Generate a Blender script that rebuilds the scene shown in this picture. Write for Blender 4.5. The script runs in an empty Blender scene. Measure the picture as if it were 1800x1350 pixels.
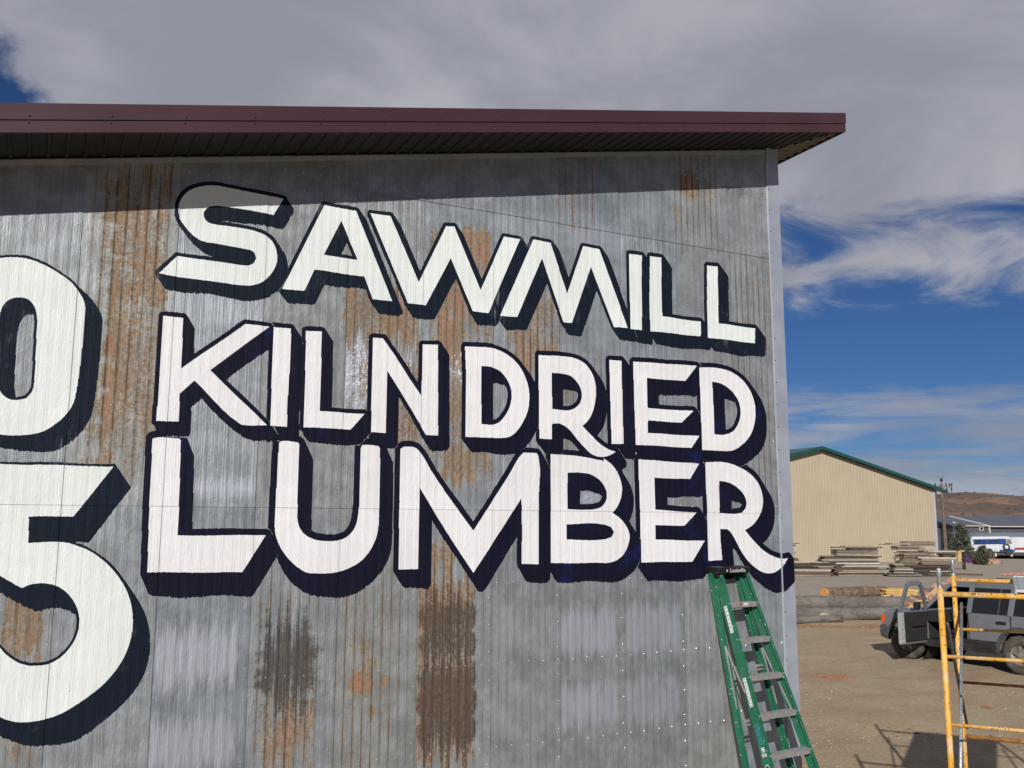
import bpy, math, random
import numpy as np
from mathutils import Vector, Matrix
random.seed(7); rng = np.random.default_rng(7)
S = bpy.context.scene
C = S.collection
# ------------------------------------------------------------------ camera
CAM = np.array([0.0, -6.7, 2.9])
AX_R = np.array([0.8936412, -0.44876837, 0.00351584])
AX_U = np.array([-0.07011616, -0.13187714, 0.98878316])
AX_F = np.array([0.44327095, 0.88386389, 0.14931676])
FOC = 1651.57
cam = bpy.data.cameras.new('camera'); camo = bpy.data.objects.new('camera', cam); C.objects.link(camo)
cam.sensor_fit = 'HORIZONTAL'; cam.sensor_width = 36; cam.lens = FOC/1800*36
cam.clip_start = .05; cam.clip_end = 20000
camo.matrix_world = Matrix(((AX_R[0], AX_U[0], -AX_F[0], CAM[0]), (AX_R[1], AX_U[1], -AX_F[1], CAM[1]), (AX_R[2], AX_U[2], -AX_F[2], CAM[2]), (0, 0, 0, 1)))
S.camera = camo
# ------------------------------------------------------------------ world, sun, exposure
SUN = np.array([-.82, -1.0, .59]); SUN /= np.linalg.norm(SUN)
W = bpy.data.worlds.new('World'); S.world = W; W.use_nodes = True
nt = W.node_tree; N = nt.nodes; L = nt.links; N.clear()
def wn(t, **k):
    n = N.new(t)
    for a, b in k.items(): setattr(n, a, b)
    return n
def wmath(op, a, b=None, c=None, clamp=False):
    n = wn('ShaderNodeMath', operation=op, use_clamp=clamp)
    for i, v in enumerate((a, b, c)):
        if v is None: continue
        if isinstance(v, (int, float)): n.inputs[i].default_value = v
        else: L.new(v, n.inputs[i])
    return n.outputs[0]
def wstep(x, a, b):
    n = wn('ShaderNodeMapRange', interpolation_type='SMOOTHSTEP'); L.new(x, n.inputs[0])
    n.inputs[1].default_value = a; n.inputs[2].default_value = b
    return n.outputs[0]
def wmix(f, a, b):
    n = wn('ShaderNodeMix', data_type='RGBA')
    for i, v in ((0, f), (6, a), (7, b)):
        if isinstance(v, (int, float)): n.inputs[i].default_value = v
        elif isinstance(v, tuple): n.inputs[i].default_value = v
        else: L.new(v, n.inputs[i])
    return n.outputs[2]
sky = wn('ShaderNodeTexSky', sky_type='NISHITA', sun_disc=False)
sky.sun_elevation = math.asin(SUN[2]); sky.sun_rotation = math.atan2(SUN[0], SUN[1])
sky.altitude = 1500; sky.air_density = 1.0; sky.dust_density = .3; sky.ozone_density = 3.0
tc = wn('ShaderNodeTexCoord'); sep = wn('ShaderNodeSeparateXYZ'); L.new(tc.outputs['Generated'], sep.inputs[0])
dx, dy, dz = sep.outputs
zz = wmath('MAXIMUM', dz, .0)
den = wmath('ADD', zz, .22)
cu = wmath('DIVIDE', dx, den); cv = wmath('DIVIDE', dy, den)
def wvec(a, b, c=0.0):
    n = wn('ShaderNodeCombineXYZ')
    for i, v in enumerate((a, b, c)):
        if isinstance(v, (int, float)): n.inputs[i].default_value = v
        else: L.new(v, n.inputs[i])
    return n.outputs[0]
def wnoise(vec, scale, det=8, rough=.55, dist=0):
    n = wn('ShaderNodeTexNoise'); L.new(vec, n.inputs['Vector']); n.inputs['Scale'].default_value = scale
    n.inputs['Detail'].default_value = det; n.inputs['Roughness'].default_value = rough; n.inputs['Distortion'].default_value = dist
    return n.outputs['Fac']
cvec = wvec(cu, cv, 3.7)
n1 = wnoise(cvec, 1.6, 9, .58, .5)
n2 = wnoise(cvec, .7, 4, .5, .2)
n3 = wnoise(wvec(wmath('MULTIPLY', cu, .8), wmath('MULTIPLY', cv, 2.6), 9.1), 1.5, 8, .6, .3)
# cloud deck high up, a broken band under it, clear blue, thin bands low down; heights wander with the noise
wob = wnoise(cvec, .9, 3, .5, 0)
hz_ = wmath('ADD', dz, wmath('MULTIPLY', wmath('SUBTRACT', wob, .5), .13))
ramp = wn('ShaderNodeValToRGB'); L.new(hz_, ramp.inputs[0]); cr = ramp.color_ramp; cr.interpolation = 'B_SPLINE'
stops = [(0, .68), (.05, .74), (.09, .66), (.125, .46), (.16, .22), (.19, .24), (.215, .62), (.245, .64), (.262, .50), (.285, .60), (.31, .80), (.42, 1.0)]
while len(cr.elements) < len(stops): cr.elements.new(.5)
for el_, (p_, v_) in zip(cr.elements, stops): el_.position = p_; el_.color = (v_, v_, v_, 1)
dotn = wn('ShaderNodeVectorMath', operation='DOT_PRODUCT'); L.new(tc.outputs['Generated'], dotn.inputs[0]); dotn.inputs[1].default_value = (-.150, .920, .362)
gap = wstep(wmath('ADD', dotn.outputs['Value'], wmath('MULTIPLY', wmath('SUBTRACT', wnoise(cvec, 4.5, 8, .6, .4), .5), .04)), .981, 1.012)
dots = wn('ShaderNodeVectorMath', operation='DOT_PRODUCT'); L.new(tc.outputs['Generated'], dots.inputs[0]); dots.inputs[1].default_value = tuple(SUN)
clear = wstep(dots.outputs['Value'], -.15, .55)       # the sun stands in open sky, so the deck thins out towards it
bias = wmath('SUBTRACT', wmath('SUBTRACT', ramp.outputs[0], wmath('MULTIPLY', gap, .85)), wmath('MULTIPLY', clear, .55))
n1 = wnoise(cvec, 3.4, 12, .60, .7)
n3 = wnoise(wvec(wmath('MULTIPLY', cu, 1.0), wmath('MULTIPLY', cv, 1.0), wmath('MULTIPLY', dz, 26)), 1.7, 9, .6, .5)
nn1 = wmix(wstep(dz, .10, .18), n3, n1)
cover = wstep(wmath('ADD', bias, wmath('MULTIPLY', wmath('SUBTRACT', nn1, .5), 1.25)), .40, .74)
cover = wmath('MULTIPLY', cover, wmath('ADD', .72, wmath('MULTIPLY', wstep(dz, .08, .26), .26)))
n4 = wnoise(cvec, 2.0, 8, .55, .5)
ccol = wmix(wstep(n4, .36, .66), (2.85, 2.93, 3.5, 1), (4.15, 4.2, 4.7, 1))
blue = wn('ShaderNodeMix', data_type='RGBA', blend_type='MULTIPLY'); blue.inputs[0].default_value = 1
L.new(sky.outputs[0], blue.inputs[6]); blue.inputs[7].default_value = (.20, .31, .47, 1)
skyc = wmix(cover, blue.outputs[2], ccol)
bg = wn('ShaderNodeBackground'); L.new(skyc, bg.inputs[0]); bg.inputs[1].default_value = .1
out = wn('ShaderNodeOutputWorld'); L.new(bg.outputs[0], out.inputs[0])
sun = bpy.data.lights.new('sun', 'SUN'); suno = bpy.data.objects.new('sun', sun); C.objects.link(suno)
sun.energy = 4.5; sun.angle = math.radians(.5); sun.color = (1.0, .965, .915)
suno.rotation_euler = Vector(SUN).to_track_quat('Z', 'Y').to_euler()
S.view_settings.view_transform = 'Standard'; S.view_settings.look = 'None'
S.view_settings.exposure = 0; S.view_settings.gamma = 1; S.view_settings.use_curve_mapping = False
S.render.engine = 'CYCLES'
# ------------------------------------------------------------------ measuring helpers (photo measurements -> points on a plane of the place)
def ray(u, v): return AX_F+(u-900)/FOC*AX_R-(v-675)/FOC*AX_U
def on_wall(u, v, y=0.0):
    d = ray(u, v); t = (y-CAM[1])/d[1]; p = CAM+t*d; return float(p[0]), float(p[2])
def on_ground(u, v, z=0.0):
    d = ray(u, v); t = (z-CAM[2])/d[2]; return CAM+t*d
def at_range(u, v, dist):
    d = ray(u, v); return CAM+d*dist/math.hypot(d[0], d[1])
# ------------------------------------------------------------------ materials
class Mat:
    def __init__(s, name, rough=.7, metal=0.0):
        s.m = bpy.data.materials.new(name); s.m.use_nodes = True; s.t = s.m.node_tree; s.N = s.t.nodes; s.L = s.t.links
        s.b = s.N['Principled BSDF']; s.b.inputs['Roughness'].default_value = rough; s.b.inputs['Metallic'].default_value = metal
        s.geo = s.N.new('ShaderNodeNewGeometry'); s.pos = s.geo.outputs['Position']
    def put(s, sock, v):
        if isinstance(v, (int, float)): sock.default_value = v
        elif isinstance(v, tuple): sock.default_value = v if len(v) == 4 or sock.type == 'VECTOR' else v+(1,)
        else: s.L.new(v, sock)
    def math(s, op, a, b=None, clamp=False):
        n = s.N.new('ShaderNodeMath'); n.operation = op; n.use_clamp = clamp; s.put(n.inputs[0], a)
        if b is not None: s.put(n.inputs[1], b)
        return n.outputs[0]
    def mix(s, f, a, b, mode='MIX'):
        n = s.N.new('ShaderNodeMix'); n.data_type = 'RGBA'; n.blend_type = mode
        s.put(n.inputs[0], f); s.put(n.inputs[6], a); s.put(n.inputs[7], b); return n.outputs[2]
    def scaled(s, vec, sx, sy, sz, off=0.0):
        n = s.N.new('ShaderNodeMapping'); s.L.new(vec, n.inputs[0]); n.inputs['Scale'].default_value = (sx, sy, sz); n.inputs['Location'].default_value = (off, off, off)
        return n.outputs[0]
    def noise(s, scale=1, det=5, rough=.55, vec=None, dist=0):
        n = s.N.new('ShaderNodeTexNoise'); s.L.new(vec if vec is not None else s.pos, n.inputs['Vector'])
        n.inputs['Scale'].default_value = scale; n.inputs['Detail'].default_value = det; n.inputs['Roughness'].default_value = rough; n.inputs['Distortion'].default_value = dist
        return n.outputs['Fac']
    def step(s, x, a, b):
        n = s.N.new('ShaderNodeMapRange'); n.interpolation_type = 'SMOOTHSTEP'; s.L.new(x, n.inputs[0]); n.inputs[1].default_value = a; n.inputs[2].default_value = b
        return n.outputs[0]
    def bump(s, h, strength=.3, dist=.002):
        n = s.N.new('ShaderNodeBump'); n.inputs['Strength'].default_value = strength; n.inputs['Distance'].default_value = dist
        s.L.new(h, n.inputs['Height']); s.L.new(n.outputs[0], s.b.inputs['Normal'])
    def color(s, v): s.put(s.b.inputs['Base Color'], v)
def simple(name, c1, c2=None, scale=6, rough=.7, metal=0.0, bump=0, bscale=60, per_object=0.0, lo=.35, hi=.65, vec=None, stretch=None):
    m = Mat(name, rough, metal)
    c2 = c2 or tuple(min(1, x*1.25) for x in c1)
    v = m.scaled(m.pos, *stretch) if stretch else None
    col = m.mix(m.step(m.noise(scale, 6, .6, v), lo, hi), c1, c2)
    if per_object:
        oi = m.N.new('ShaderNodeObjectInfo')
        k = m.math('ADD', m.math('MULTIPLY', oi.outputs['Random'], 2*per_object), 1-per_object)
        cc = m.N.new('ShaderNodeCombineColor')
        for i in range(3): m.L.new(k, cc.inputs[i])
        col = m.mix(1.0, col, cc.outputs[0], 'MULTIPLY')
    m.color(col)
    if bump: m.bump(m.noise(bscale, 4, .6), bump, .01)
    return m.m
# ------------------------------------------------------------------ mesh builder
BASE = {}
class MB:
    def __init__(s): s.v = []; s.f = []; s.mi = []; s.cur = 0
    def add(s, vs, fs):
        o = len(s.v); s.v += [tuple(map(float, p)) for p in vs]; s.f += [tuple(i+o for i in f) for f in fs]; s.mi += [s.cur]*len(fs); return s
    def box(s, c, d, ax=None):
        c = np.array(c, float); hx, hy, hz = [k/2 for k in d]
        ax = np.eye(3) if ax is None else np.array(ax, float)
        p = [c+ax[0]*hx*i+ax[1]*hy*j+ax[2]*hz*k for k in (-1, 1) for j in (-1, 1) for i in (-1, 1)]
        return s.add(p, [(0, 2, 3, 1), (4, 5, 7, 6), (0, 1, 5, 4), (2, 6, 7, 3), (0, 4, 6, 2), (1, 3, 7, 5)])
    def beam(s, a, b, w, h, side=None):
        a = np.array(a, float); b = np.array(b, float); d = b-a; n = np.linalg.norm(d); d /= n
        sd = np.array(side if side is not None else ((0, 0, 1) if abs(d[2]) < .9 else (1, 0, 0)), float)
        sd -= d*(sd@d); sd /= np.linalg.norm(sd); t = np.cross(d, sd)
        return s.box((a+b)/2, (n, w, h), (d, sd, t))
    def tube(s, pts, r, n=10, cap=True):
        pts = [np.array(p, float) for p in pts]; rs = r if isinstance(r, (list, tuple)) else [r]*len(pts); o = len(s.v); vs = []; u = None
        for i, p in enumerate(pts):
            d = pts[min(i+1, len(pts)-1)]-pts[max(i-1, 0)]; d /= np.linalg.norm(d)
            if u is None: u = np.cross(d, (0, 0, 1) if abs(d[2]) < .9 else (1, 0, 0))
            u = u-d*(u@d); u /= np.linalg.norm(u); w = np.cross(d, u)
            for k in range(n):
                a = 2*math.pi*k/n; vs.append(p+rs[i]*(math.cos(a)*u+math.sin(a)*w))
        fs = [(i*n+k, i*n+(k+1) % n, (i+1)*n+(k+1) % n, (i+1)*n+k) for i in range(len(pts)-1) for k in range(n)]
        if cap: fs += [tuple(range(n))[::-1], tuple((len(pts)-1)*n+k for k in range(n))]
        return s.add(vs, fs)
    def lathe(s, prof, c, axis, n=20):
        c = np.array(c, float); axis = np.array(axis, float); axis /= np.linalg.norm(axis)
        u = np.cross(axis, (0, 0, 1) if abs(axis[2]) < .9 else (1, 0, 0)); u /= np.linalg.norm(u); w = np.cross(axis, u)
        vs = [c+axis*a+r*(math.cos(2*math.pi*k/n)*u+math.sin(2*math.pi*k/n)*w) for a, r in prof for k in range(n)]
        fs = [(i*n+k, i*n+(k+1) % n, (i+1)*n+(k+1) % n, (i+1)*n+k) for i in range(len(prof)-1) for k in range(n)]
        return s.add(vs, fs)
    def prism(s, poly, f0, f1):
        """poly: list of 2D points; f0/f1: functions mapping a 2D point to 3D for the two ends"""
        n = len(poly); vs = [f0(p) for p in poly]+[f1(p) for p in poly]
        return s.add(vs, [tuple(range(n))[::-1], tuple(range(n, 2*n))]+[(i, (i+1) % n, n+(i+1) % n, n+i) for i in range(n)])
    def quad(s, *p): return s.add(p, [tuple(range(len(p)))])
    def build(s, name, mat, parent=None, smooth=False, label=None, bevel=0, kind=None):
        me = bpy.data.meshes.new(name)
        base = BASE.get(parent.name, (0, 0, 0)) if parent else (0, 0, 0)
        me.from_pydata([(x-base[0], y-base[1], z-base[2]) for x, y, z in s.v], [], s.f)
        mats = mat if isinstance(mat, (list, tuple)) else [mat]
        for k in mats: me.materials.append(k)
        if len(mats) > 1: me.polygons.foreach_set('material_index', s.mi)
        if smooth: me.polygons.foreach_set('use_smooth', [True]*len(me.polygons))
        me.validate(); me.update()
        o = bpy.data.objects.new(name, me); C.objects.link(o)
        if parent: o.parent = parent; BASE[o.name] = base
        if label: o['label'] = label
        if kind: o['kind'] = kind
        if bevel:
            b = o.modifiers.new('bevel', 'BEVEL'); b.width = bevel; b.segments = 2; b.limit_method = 'ANGLE'; b.angle_limit = .6
        return o
def thing(name, label, cat, base=(0, 0, 0), group=None, rotz=None):
    o = bpy.data.objects.new(name, None); C.objects.link(o); o.location = base; o.empty_display_size = .2
    if rotz is not None: o.rotation_euler = (0, 0, rotz); BASE[o.name] = (0, 0, 0)
    else: BASE[o.name] = tuple(base)
    o['label'] = label; o['category'] = cat
    if group: o['group'] = group
    return o
def solo(o, label, cat, group=None):
    o['label'] = label; o['category'] = cat
    if group: o['group'] = group
    return o
def tris(me_obj): return me_obj
# ================================================================== GROUND AND HILLS
def terrain(x, y):
    d = np.hypot(x-CAM[0], y-CAM[1])
    t = np.clip((d-90)/100, 0, 1); z = -2.5*t*t*(3-2*t)
    z = z+2.2*np.clip((d-260)/500, 0, 1)**1.5*0
    az = np.arctan2(x, y+6.7)
    h = np.clip((d-900)/1500, 0, 1); h = h*h*(3-2*h)
    ridge = 80+9*np.sin(az*9+1.0)+4*np.sin(az*31+.4)+2.0*np.sin(az*83)
    gul = 7*np.sin(az*70+d*.006)*h*(1-h)*2.2+5*np.sin(az*150-d*.011)*h*(1-h)*2.0
    back = np.clip((d-2500)/1500, 0, 1)
    return z+ridge*h+gul+back*6+h*1.5*np.sin(d*.02+az*40)
def make_ground():
    ds = np.concatenate([np.linspace(.0, 60, 61), np.linspace(62, 200, 40), np.linspace(215, 860, 24), np.linspace(880, 2700, 80), np.linspace(2800, 6000, 12)])
    azs = np.concatenate([np.radians(np.arange(-180, 30, 6)), np.radians(np.arange(30, 64, .12)), np.radians(np.arange(64, 180, 6))])
    nd, na = len(ds), len(azs)
    D_, A_ = np.meshgrid(ds, azs, indexing='ij'); X = D_*np.sin(A_); Y = -6.7+D_*np.cos(A_); Z = terrain(X, Y)
    near = D_ < 60
    Z = Z+np.where(near, .012*np.sin(X*1.3+1)*np.sin(Y*1.1)+.008*np.sin(X*3.1+Y*2.3), 0)*np.clip(D_/8, 0, 1)
    # where the hills begin the sheet takes another material
    v = np.stack([X, Y, Z], -1).reshape(-1, 3)
    i = np.arange(nd-1)[:, None]; j = np.arange(na)[None, :]; j2 = (j+1) % na
    f = np.stack([i*na+j, (i+1)*na+j, (i+1)*na+j2, i*na+j2], -1)
    return v, f, ds
gm = Mat('gravel_yard', .95)
P = gm.pos
n_big = gm.noise(.18, 5, .6); n_mid = gm.noise(1.3, 6, .6); n_f = gm.noise(14, 5, .7); n_ff = gm.noise(70, 4, .75)
sx = gm.N.new('ShaderNodeSeparateXYZ'); gm.L.new(P, sx.inputs[0])
dirt = gm.mix(gm.step(n_mid, .3, .7), (.335, .245, .142), (.425, .325, .195))
dirt = gm.mix(gm.math('MULTIPLY', gm.step(n_f, .46, .62), .6), dirt, (.50, .405, .27))
dirt = gm.mix(gm.math('MULTIPLY', gm.step(n_ff, .56, .72), .6), dirt, (.58, .52, .43))
dirt = gm.mix(gm.math('MULTIPLY', gm.step(gm.noise(24, 6, .8), .52, .66), .6), dirt, (.215, .16, .10))
road = gm.mix(gm.step(n_mid, .3, .7), (.315, .262, .192), (.375, .315, .238))
road = gm.mix(gm.math('MULTIPLY', gm.step(gm.noise(3, 6, .7, gm.scaled(P, .2, 2, 1)), .45, .7), .5), road, (.47, .41, .34))
far = gm.math('ADD', gm.math('MULTIPLY', sx.outputs[1], .55), gm.math('MULTIPLY', sx.outputs[0], .83))
far = gm.math('ADD', far, gm.math('MULTIPLY', gm.math('SUBTRACT', n_big, .5), 5))
rut = gm.step(gm.noise(1, 5, .6, gm.scaled(P, .12, 1.6, 1)), .50, .66)
dirt = gm.mix(gm.math('MULTIPLY', rut, .35), dirt, (.25, .185, .115))
dirt = gm.mix(gm.math('MULTIPLY', gm.step(gm.noise(.35, 7, .7), .50, .66), .55), dirt, (.33, .195, .105))
gcol = gm.mix(gm.step(far, 29, 35), dirt, road)
barkm = gm.math('MULTIPLY', gm.step(gm.noise(.5, 6, .65), .55, .72), gm.math('SUBTRACT', 1.0, gm.step(far, 33, 36)))
gcol = gm.mix(gm.math('MULTIPLY', barkm, .6), gcol, (.36, .20, .115))
dry = gm.step(far, 104, 109)
gcol = gm.mix(dry, gcol, gm.mix(gm.step(n_big, .3, .7), (.55, .43, .22), (.45, .35, .19)))
gm.color(gcol)
gm.bump(gm.math('ADD', gm.math('ADD', n_ff, gm.math('MULTIPLY', n_f, 2.0)), gm.math('MULTIPLY', n_mid, 3.0)), .45, .014)
hm = Mat('hill_scrub', .95)
a1 = hm.noise(.006, 8, .65); a2 = hm.noise(.03, 6, .7); a3 = hm.noise(.004, 6, .6, hm.scaled(hm.pos, 1, 1, 9))
hc = hm.mix(hm.step(a1, .35, .65), (.30, .175, .095), (.19, .120, .08))
hc = hm.mix(hm.math('MULTIPLY', hm.step(a2, .46, .60), .8), hc, (.10, .075, .055))
hc = hm.mix(hm.math('MULTIPLY', hm.step(a3, .48, .58), .75), hc, (.10, .072, .06))
hc = hm.mix(hm.math('MULTIPLY', hm.step(hm.noise(.003, 4, .5), .56, .66), .7), hc, (.40, .29, .14))
hm.color(hc)
v, f, ds = make_ground()
def grid_obj(name, rows, mat):
    na = f.shape[1]; ff = f[rows].reshape(-1, 4)
    used = np.unique(ff); remap = np.zeros(len(v), int); remap[used] = np.arange(len(used))
    me = bpy.data.meshes.new(name); me.from_pydata(v[used].tolist(), [], remap[ff].tolist()); me.materials.append(mat)
    me.polygons.foreach_set('use_smooth', [True]*len(me.polygons)); me.update()
    o = bpy.data.objects.new(name, me); C.objects.link(o); o['kind'] = 'structure'; return o
split = int(np.searchsorted(ds, 650))
grid_obj('ground', slice(0, split), gm.m)
grid_obj('hills', slice(split, None), hm.m)
# junipers standing on the hill ridge, and brush on its flank
def blob(m, c, r, h, n=6, squash=1.0):
    c = np.array(c, float); ph = random.random()*6
    rings = [(0, .15), (.25, .9), (.6, .8), (.85, .45), (1, .05)]
    vs = []
    for t, k in rings:
        for i in range(n):
            a = ph+2*math.pi*i/n; q = r*k*random.uniform(.75, 1.2); vs.append((c[0]+q*math.cos(a), c[1]+q*math.sin(a), c[2]+h*t*random.uniform(.92, 1.06)))
    fs = [(i*n+k, i*n+(k+1) % n, (i+1)*n+(k+1) % n, (i+1)*n+k) for i in range(4) for k in range(n)]
    m.add(vs, fs)
scrub = MB()
for k in range(520):
    d = random.uniform(1100, 2450); a = math.radians(random.uniform(44, 62)); x = d*math.sin(a); y = -6.7+d*math.cos(a)
    r = random.uniform(1.0, 3.0)
    blob(scrub, (x, y, float(terrain(x, y))-.6), r, r*random.uniform(.7, 1.2), 5)
for k in range(40):
    d = random.uniform(2380, 2460); a = math.radians(random.uniform(48, 62)); x = d*math.sin(a); y = -6.7+d*math.cos(a)
    r = random.uniform(1.2, 4.0); blob(scrub, (x, y, float(terrain(x, y))-1), r, r*random.uniform(1.4, 2.4), 5)
o = scrub.build('hill_brush', simple('juniper_dark', (.06, .055, .04), (.11, .085, .06), 1.0, .95), None); o['kind'] = 'stuff'
# loose pebbles and bark chips
def scatter(name, mat, n, region, rmin, rmax, flat=.6):
    m = MB()
    for k in range(n):
        x, y = region(); r = random.uniform(rmin, rmax)*random.choice((.5, .7, 1)); ph = random.random()*6
        vs = [(x+r*math.cos(ph+i*2.094)*random.uniform(.7, 1.3), y+r*math.sin(ph+i*2.094), -.003) for i in range(3)]+[(x, y, r*flat)]
        m.add(vs, [(0, 1, 3), (1, 2, 3), (2, 0, 3)])
    o = m.build(name, mat); o['kind'] = 'stuff'; return o
def reg_near():
    u = random.uniform(1395, 1800); q = on_ground(u, 1085+265*random.random()**.8); return q[0], q[1]
scatter('pebbles', simple('pebble', (.33, .27, .20), (.46, .39, .30), 9, .9, per_object=0), 2200, reg_near, .006, .018)
def reg_bark():
    c = random.choice(((1440, 1102, 60, 5), (1520, 1101, 70, 4), (1430, 1100, 50, 4), (1540, 1099, 60, 3), (1480, 1190, 30, 4), (1470, 1186, 45, 7), (1600, 1265, 60, 30), (1735, 1243, 6, 1), (1500, 1150, 90, 40)))
    q = on_ground(random.gauss(c[0], c[2]*.5), min(1345, max(1092, random.gauss(c[1], c[3]*.6)))); return q[0], q[1]
scatter('bark_chips', simple('bark_chip', (.20, .085, .04), (.33, .17, .085), 9, .9), 2600, reg_bark, .015, .065, .25)
# ================================================================== SHED WITH THE PAINTED WALL
PITCH = .609; SX0 = .1405; GW = PITCH/144          # sheet width, a seam, width of one brush column
ROW1, ROW2 = 3.022, 5.44                            # laps between the rows of sheets
RAMP = 6*(ROW2-ROW1)/58
AMP = .00055; WAVES = 9
TRIM0 = SX0+round((6.112-SX0)/GW)*GW; TRIM1 = 6.252
def roof_z(x): return 5.307+.2*x
def corr(i):                                       # i: brush column index, samples every 2 columns joined by straight lines
    i = np.asarray(i, float); k = np.floor(i/2); t = i/2-k; w = lambda q: AMP*np.sin(2*math.pi*q*2/(144/WAVES))
    return (1-t)*w(k)+t*w(k+1)
def surf(i, z, sheet, row):
    """y of the sheet surface (negative is towards the street)"""
    fr = np.clip(i/144-sheet, 0, 1); y = corr(i)-.0045*fr-.006
    zb = (0, ROW1, ROW2)[row]
    return y-(.004*np.clip(1-(z-zb)/RAMP, 0, 1) if row else 0)
shed = thing('sawmill_shed', 'tall shed of weathered corrugated steel sheets painted with SAWMILL KILN DRIED LUMBER', 'building')
# --- wear map: (u0,v0,u1,v1 in the photo, softness in m, amounts rust/dark/pale/lines)
WEAR = []
def wear(u0, v0, u1, v1, soft, r=0, d=0, p=0, l=0):
    um, vm = (u0+u1)/2, (v0+v1)/2
    x0, x1 = on_wall(u0, vm)[0], on_wall(u1, vm)[0]; z1, z0 = on_wall(um, v0)[1], on_wall(um, v1)[1]
    WEAR.append((x0, x1, z0, z1, soft, (r, d, p, l)))
wear(190, 290, 292, 830, .04, r=.70, l=.9); wear(165, 290, 200, 830, .04, r=.35, l=.5)
wear(140, 290, 180, 860, .05, r=.25, l=.5)
wear(0, 380, 135, 450, .15, r=.1, p=.25)
wear(345, 570, 470, 760, .1, d=.15)
wear(300, 520, 470, 570, .08, p=.55)
wear(602, 495, 735, 600, .05, r=.8, l=.4)
wear(602, 600, 740, 800, .04, r=.6, d=.35)
wear(690, 470, 745, 560, .05, p=.4)
wear(748, 410, 862, 470, .05, r=.6)
wear(810, 400, 862, 450, .02, r=.95)
wear(765, 470, 865, 560, .04, r=.85)
wear(770, 560, 815, 640, .02, r=1.1)
wear(748, 540, 868, 850, .05, r=.62, l=.5)
wear(780, 790, 830, 845, .03, r=.9)
wear(885, 500, 985, 640, .05, r=.6, l=.6)
wear(900, 610, 985, 800, .07, r=.5, l=.6)
wear(705, 500, 720, 830, .03, p=.3)
wear(985, 640, 1080, 800, .05, r=.4, l=.7)
wear(1040, 470, 1095, 640, .08, p=.3, r=.12)
wear(980, 265, 1050, 395, .03, r=.35, l=1.0)
wear(1182, 265, 1262, 432, .02, r=.45, l=1.2)
wear(1195, 310, 1225, 345, .03, r=1.0)
wear(1262, 330, 1350, 350, .05, d=.5)
wear(1282, 470, 1360, 640, .04, l=1.5, r=.08)
wear(1290, 640, 1362, 880, .04, l=1.2, r=.18)
wear(860, 395, 1100, 420, .08, p=.45, r=.05)
wear(1000, 400, 1100, 440, .05, p=.5, r=.08)
wear(700, 770, 760, 860, .05, p=.3)
wear(440, 1030, 560, 1350, .05, l=.9, r=.42)
wear(450, 1080, 562, 1245, .13, d=.62, r=.12); wear(462, 1068, 545, 1235, .10, d=.42); wear(442, 1130, 570, 1215, .10, d=.22, r=.1)
wear(450, 1255, 545, 1350, .08, d=.2, r=.30)
wear(592, 1020, 700, 1350, .05, l=1.0, r=.30)
wear(615, 1180, 655, 1215, .03, r=.9)
wear(632, 1125, 650, 1145, .02, r=.8); wear(640, 1155, 662, 1175, .02, r=.8); wear(668, 1190, 684, 1204, .02, r=.8); wear(648, 1245, 658, 1262, .02, r=.8)
wear(733, 1010, 832, 1350, .015, r=.95, l=.8, d=.22)
wear(740, 1060, 836, 1160, .05, d=.50)
wear(737, 1175, 838, 1305, .05, d=.55); wear(735, 1030, 834, 1350, .035, d=.38)
wear(742, 940, 800, 1010, .05, r=.75, l=.5)
wear(835, 1085, 850, 1150, .05, p=-.2, d=.3)
wear(0, 1040, 80, 1165, .04, r=.75)
wear(0, 1300, 60, 1350, .05, r=.6, l=.7)
wear(985, 1075, 1082, 1148, .02, p=.95); wear(1100, 1068, 1195, 1142, .02, p=.75); wear(1205, 1070, 1262, 1142, .02, p=.4)
wear(985, 1205, 1085, 1272, .02, p=.95); wear(1100, 1195, 1195, 1268, .02, p=.65); wear(1205, 1192, 1270, 1268, .02, p=.35)
wear(272, 1108, 415, 1202, .015, p=1.0); wear(262, 1268, 412, 1350, .015, p=.9); wear(862, 1070, 975, 1140, .05, p=.3); wear(862, 1200, 975, 1280, .05, p=.35)
wear(985, 1150, 1270, 1200, .03, d=.22); wear(860, 1280, 1270, 1330, .04, d=.18); wear(270, 1205, 430, 1262, .03, d=.15); wear(275, 1060, 430, 1105, .03, d=.08)
wear(606, 600, 652, 722, .01, p=1.4); wear(340, 845, 445, 868, .02, p=1.18); wear(702, 622, 724, 690, .02, p=1.3); wear(1004, 862, 1052, 888, .01, p=1.35); wear(790, 615, 822, 680, .02, p=1.22)
wear(840, 1020, 980, 1080, .08, d=.2); wear(850, 1145, 975, 1195, .06, d=.25)
def wear_at(x, z):
    out = np.zeros(x.shape+(4,))
    for x0, x1, z0, z1, s, am in WEAR:
        jx = s*(.16*np.sin(z*29+x0*7)+.2*np.sin(z*61+x0*3)+.2*np.sin(z*117+z0))
        jz = min(.16, (z1-z0)*.22)*(.45*np.sin(x*43+z0*5)+.35*np.sin(x*101+x0)+.35*np.sin(x*223+z1*3)+.2*np.sin(x*371))
        k = np.clip((x-x0+jx)/s+.5, 0, 1)*np.clip((x1-x+jx)/s+.5, 0, 1)
        s2 = max(s, .03)*2.6; k = k*np.clip((z-z0+jz)/s2+.5, 0, 1)*np.clip((z1-z+jz)/s2+.5, 0, 1)
        out += k[..., None]*np.array(am)
    return out
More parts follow.
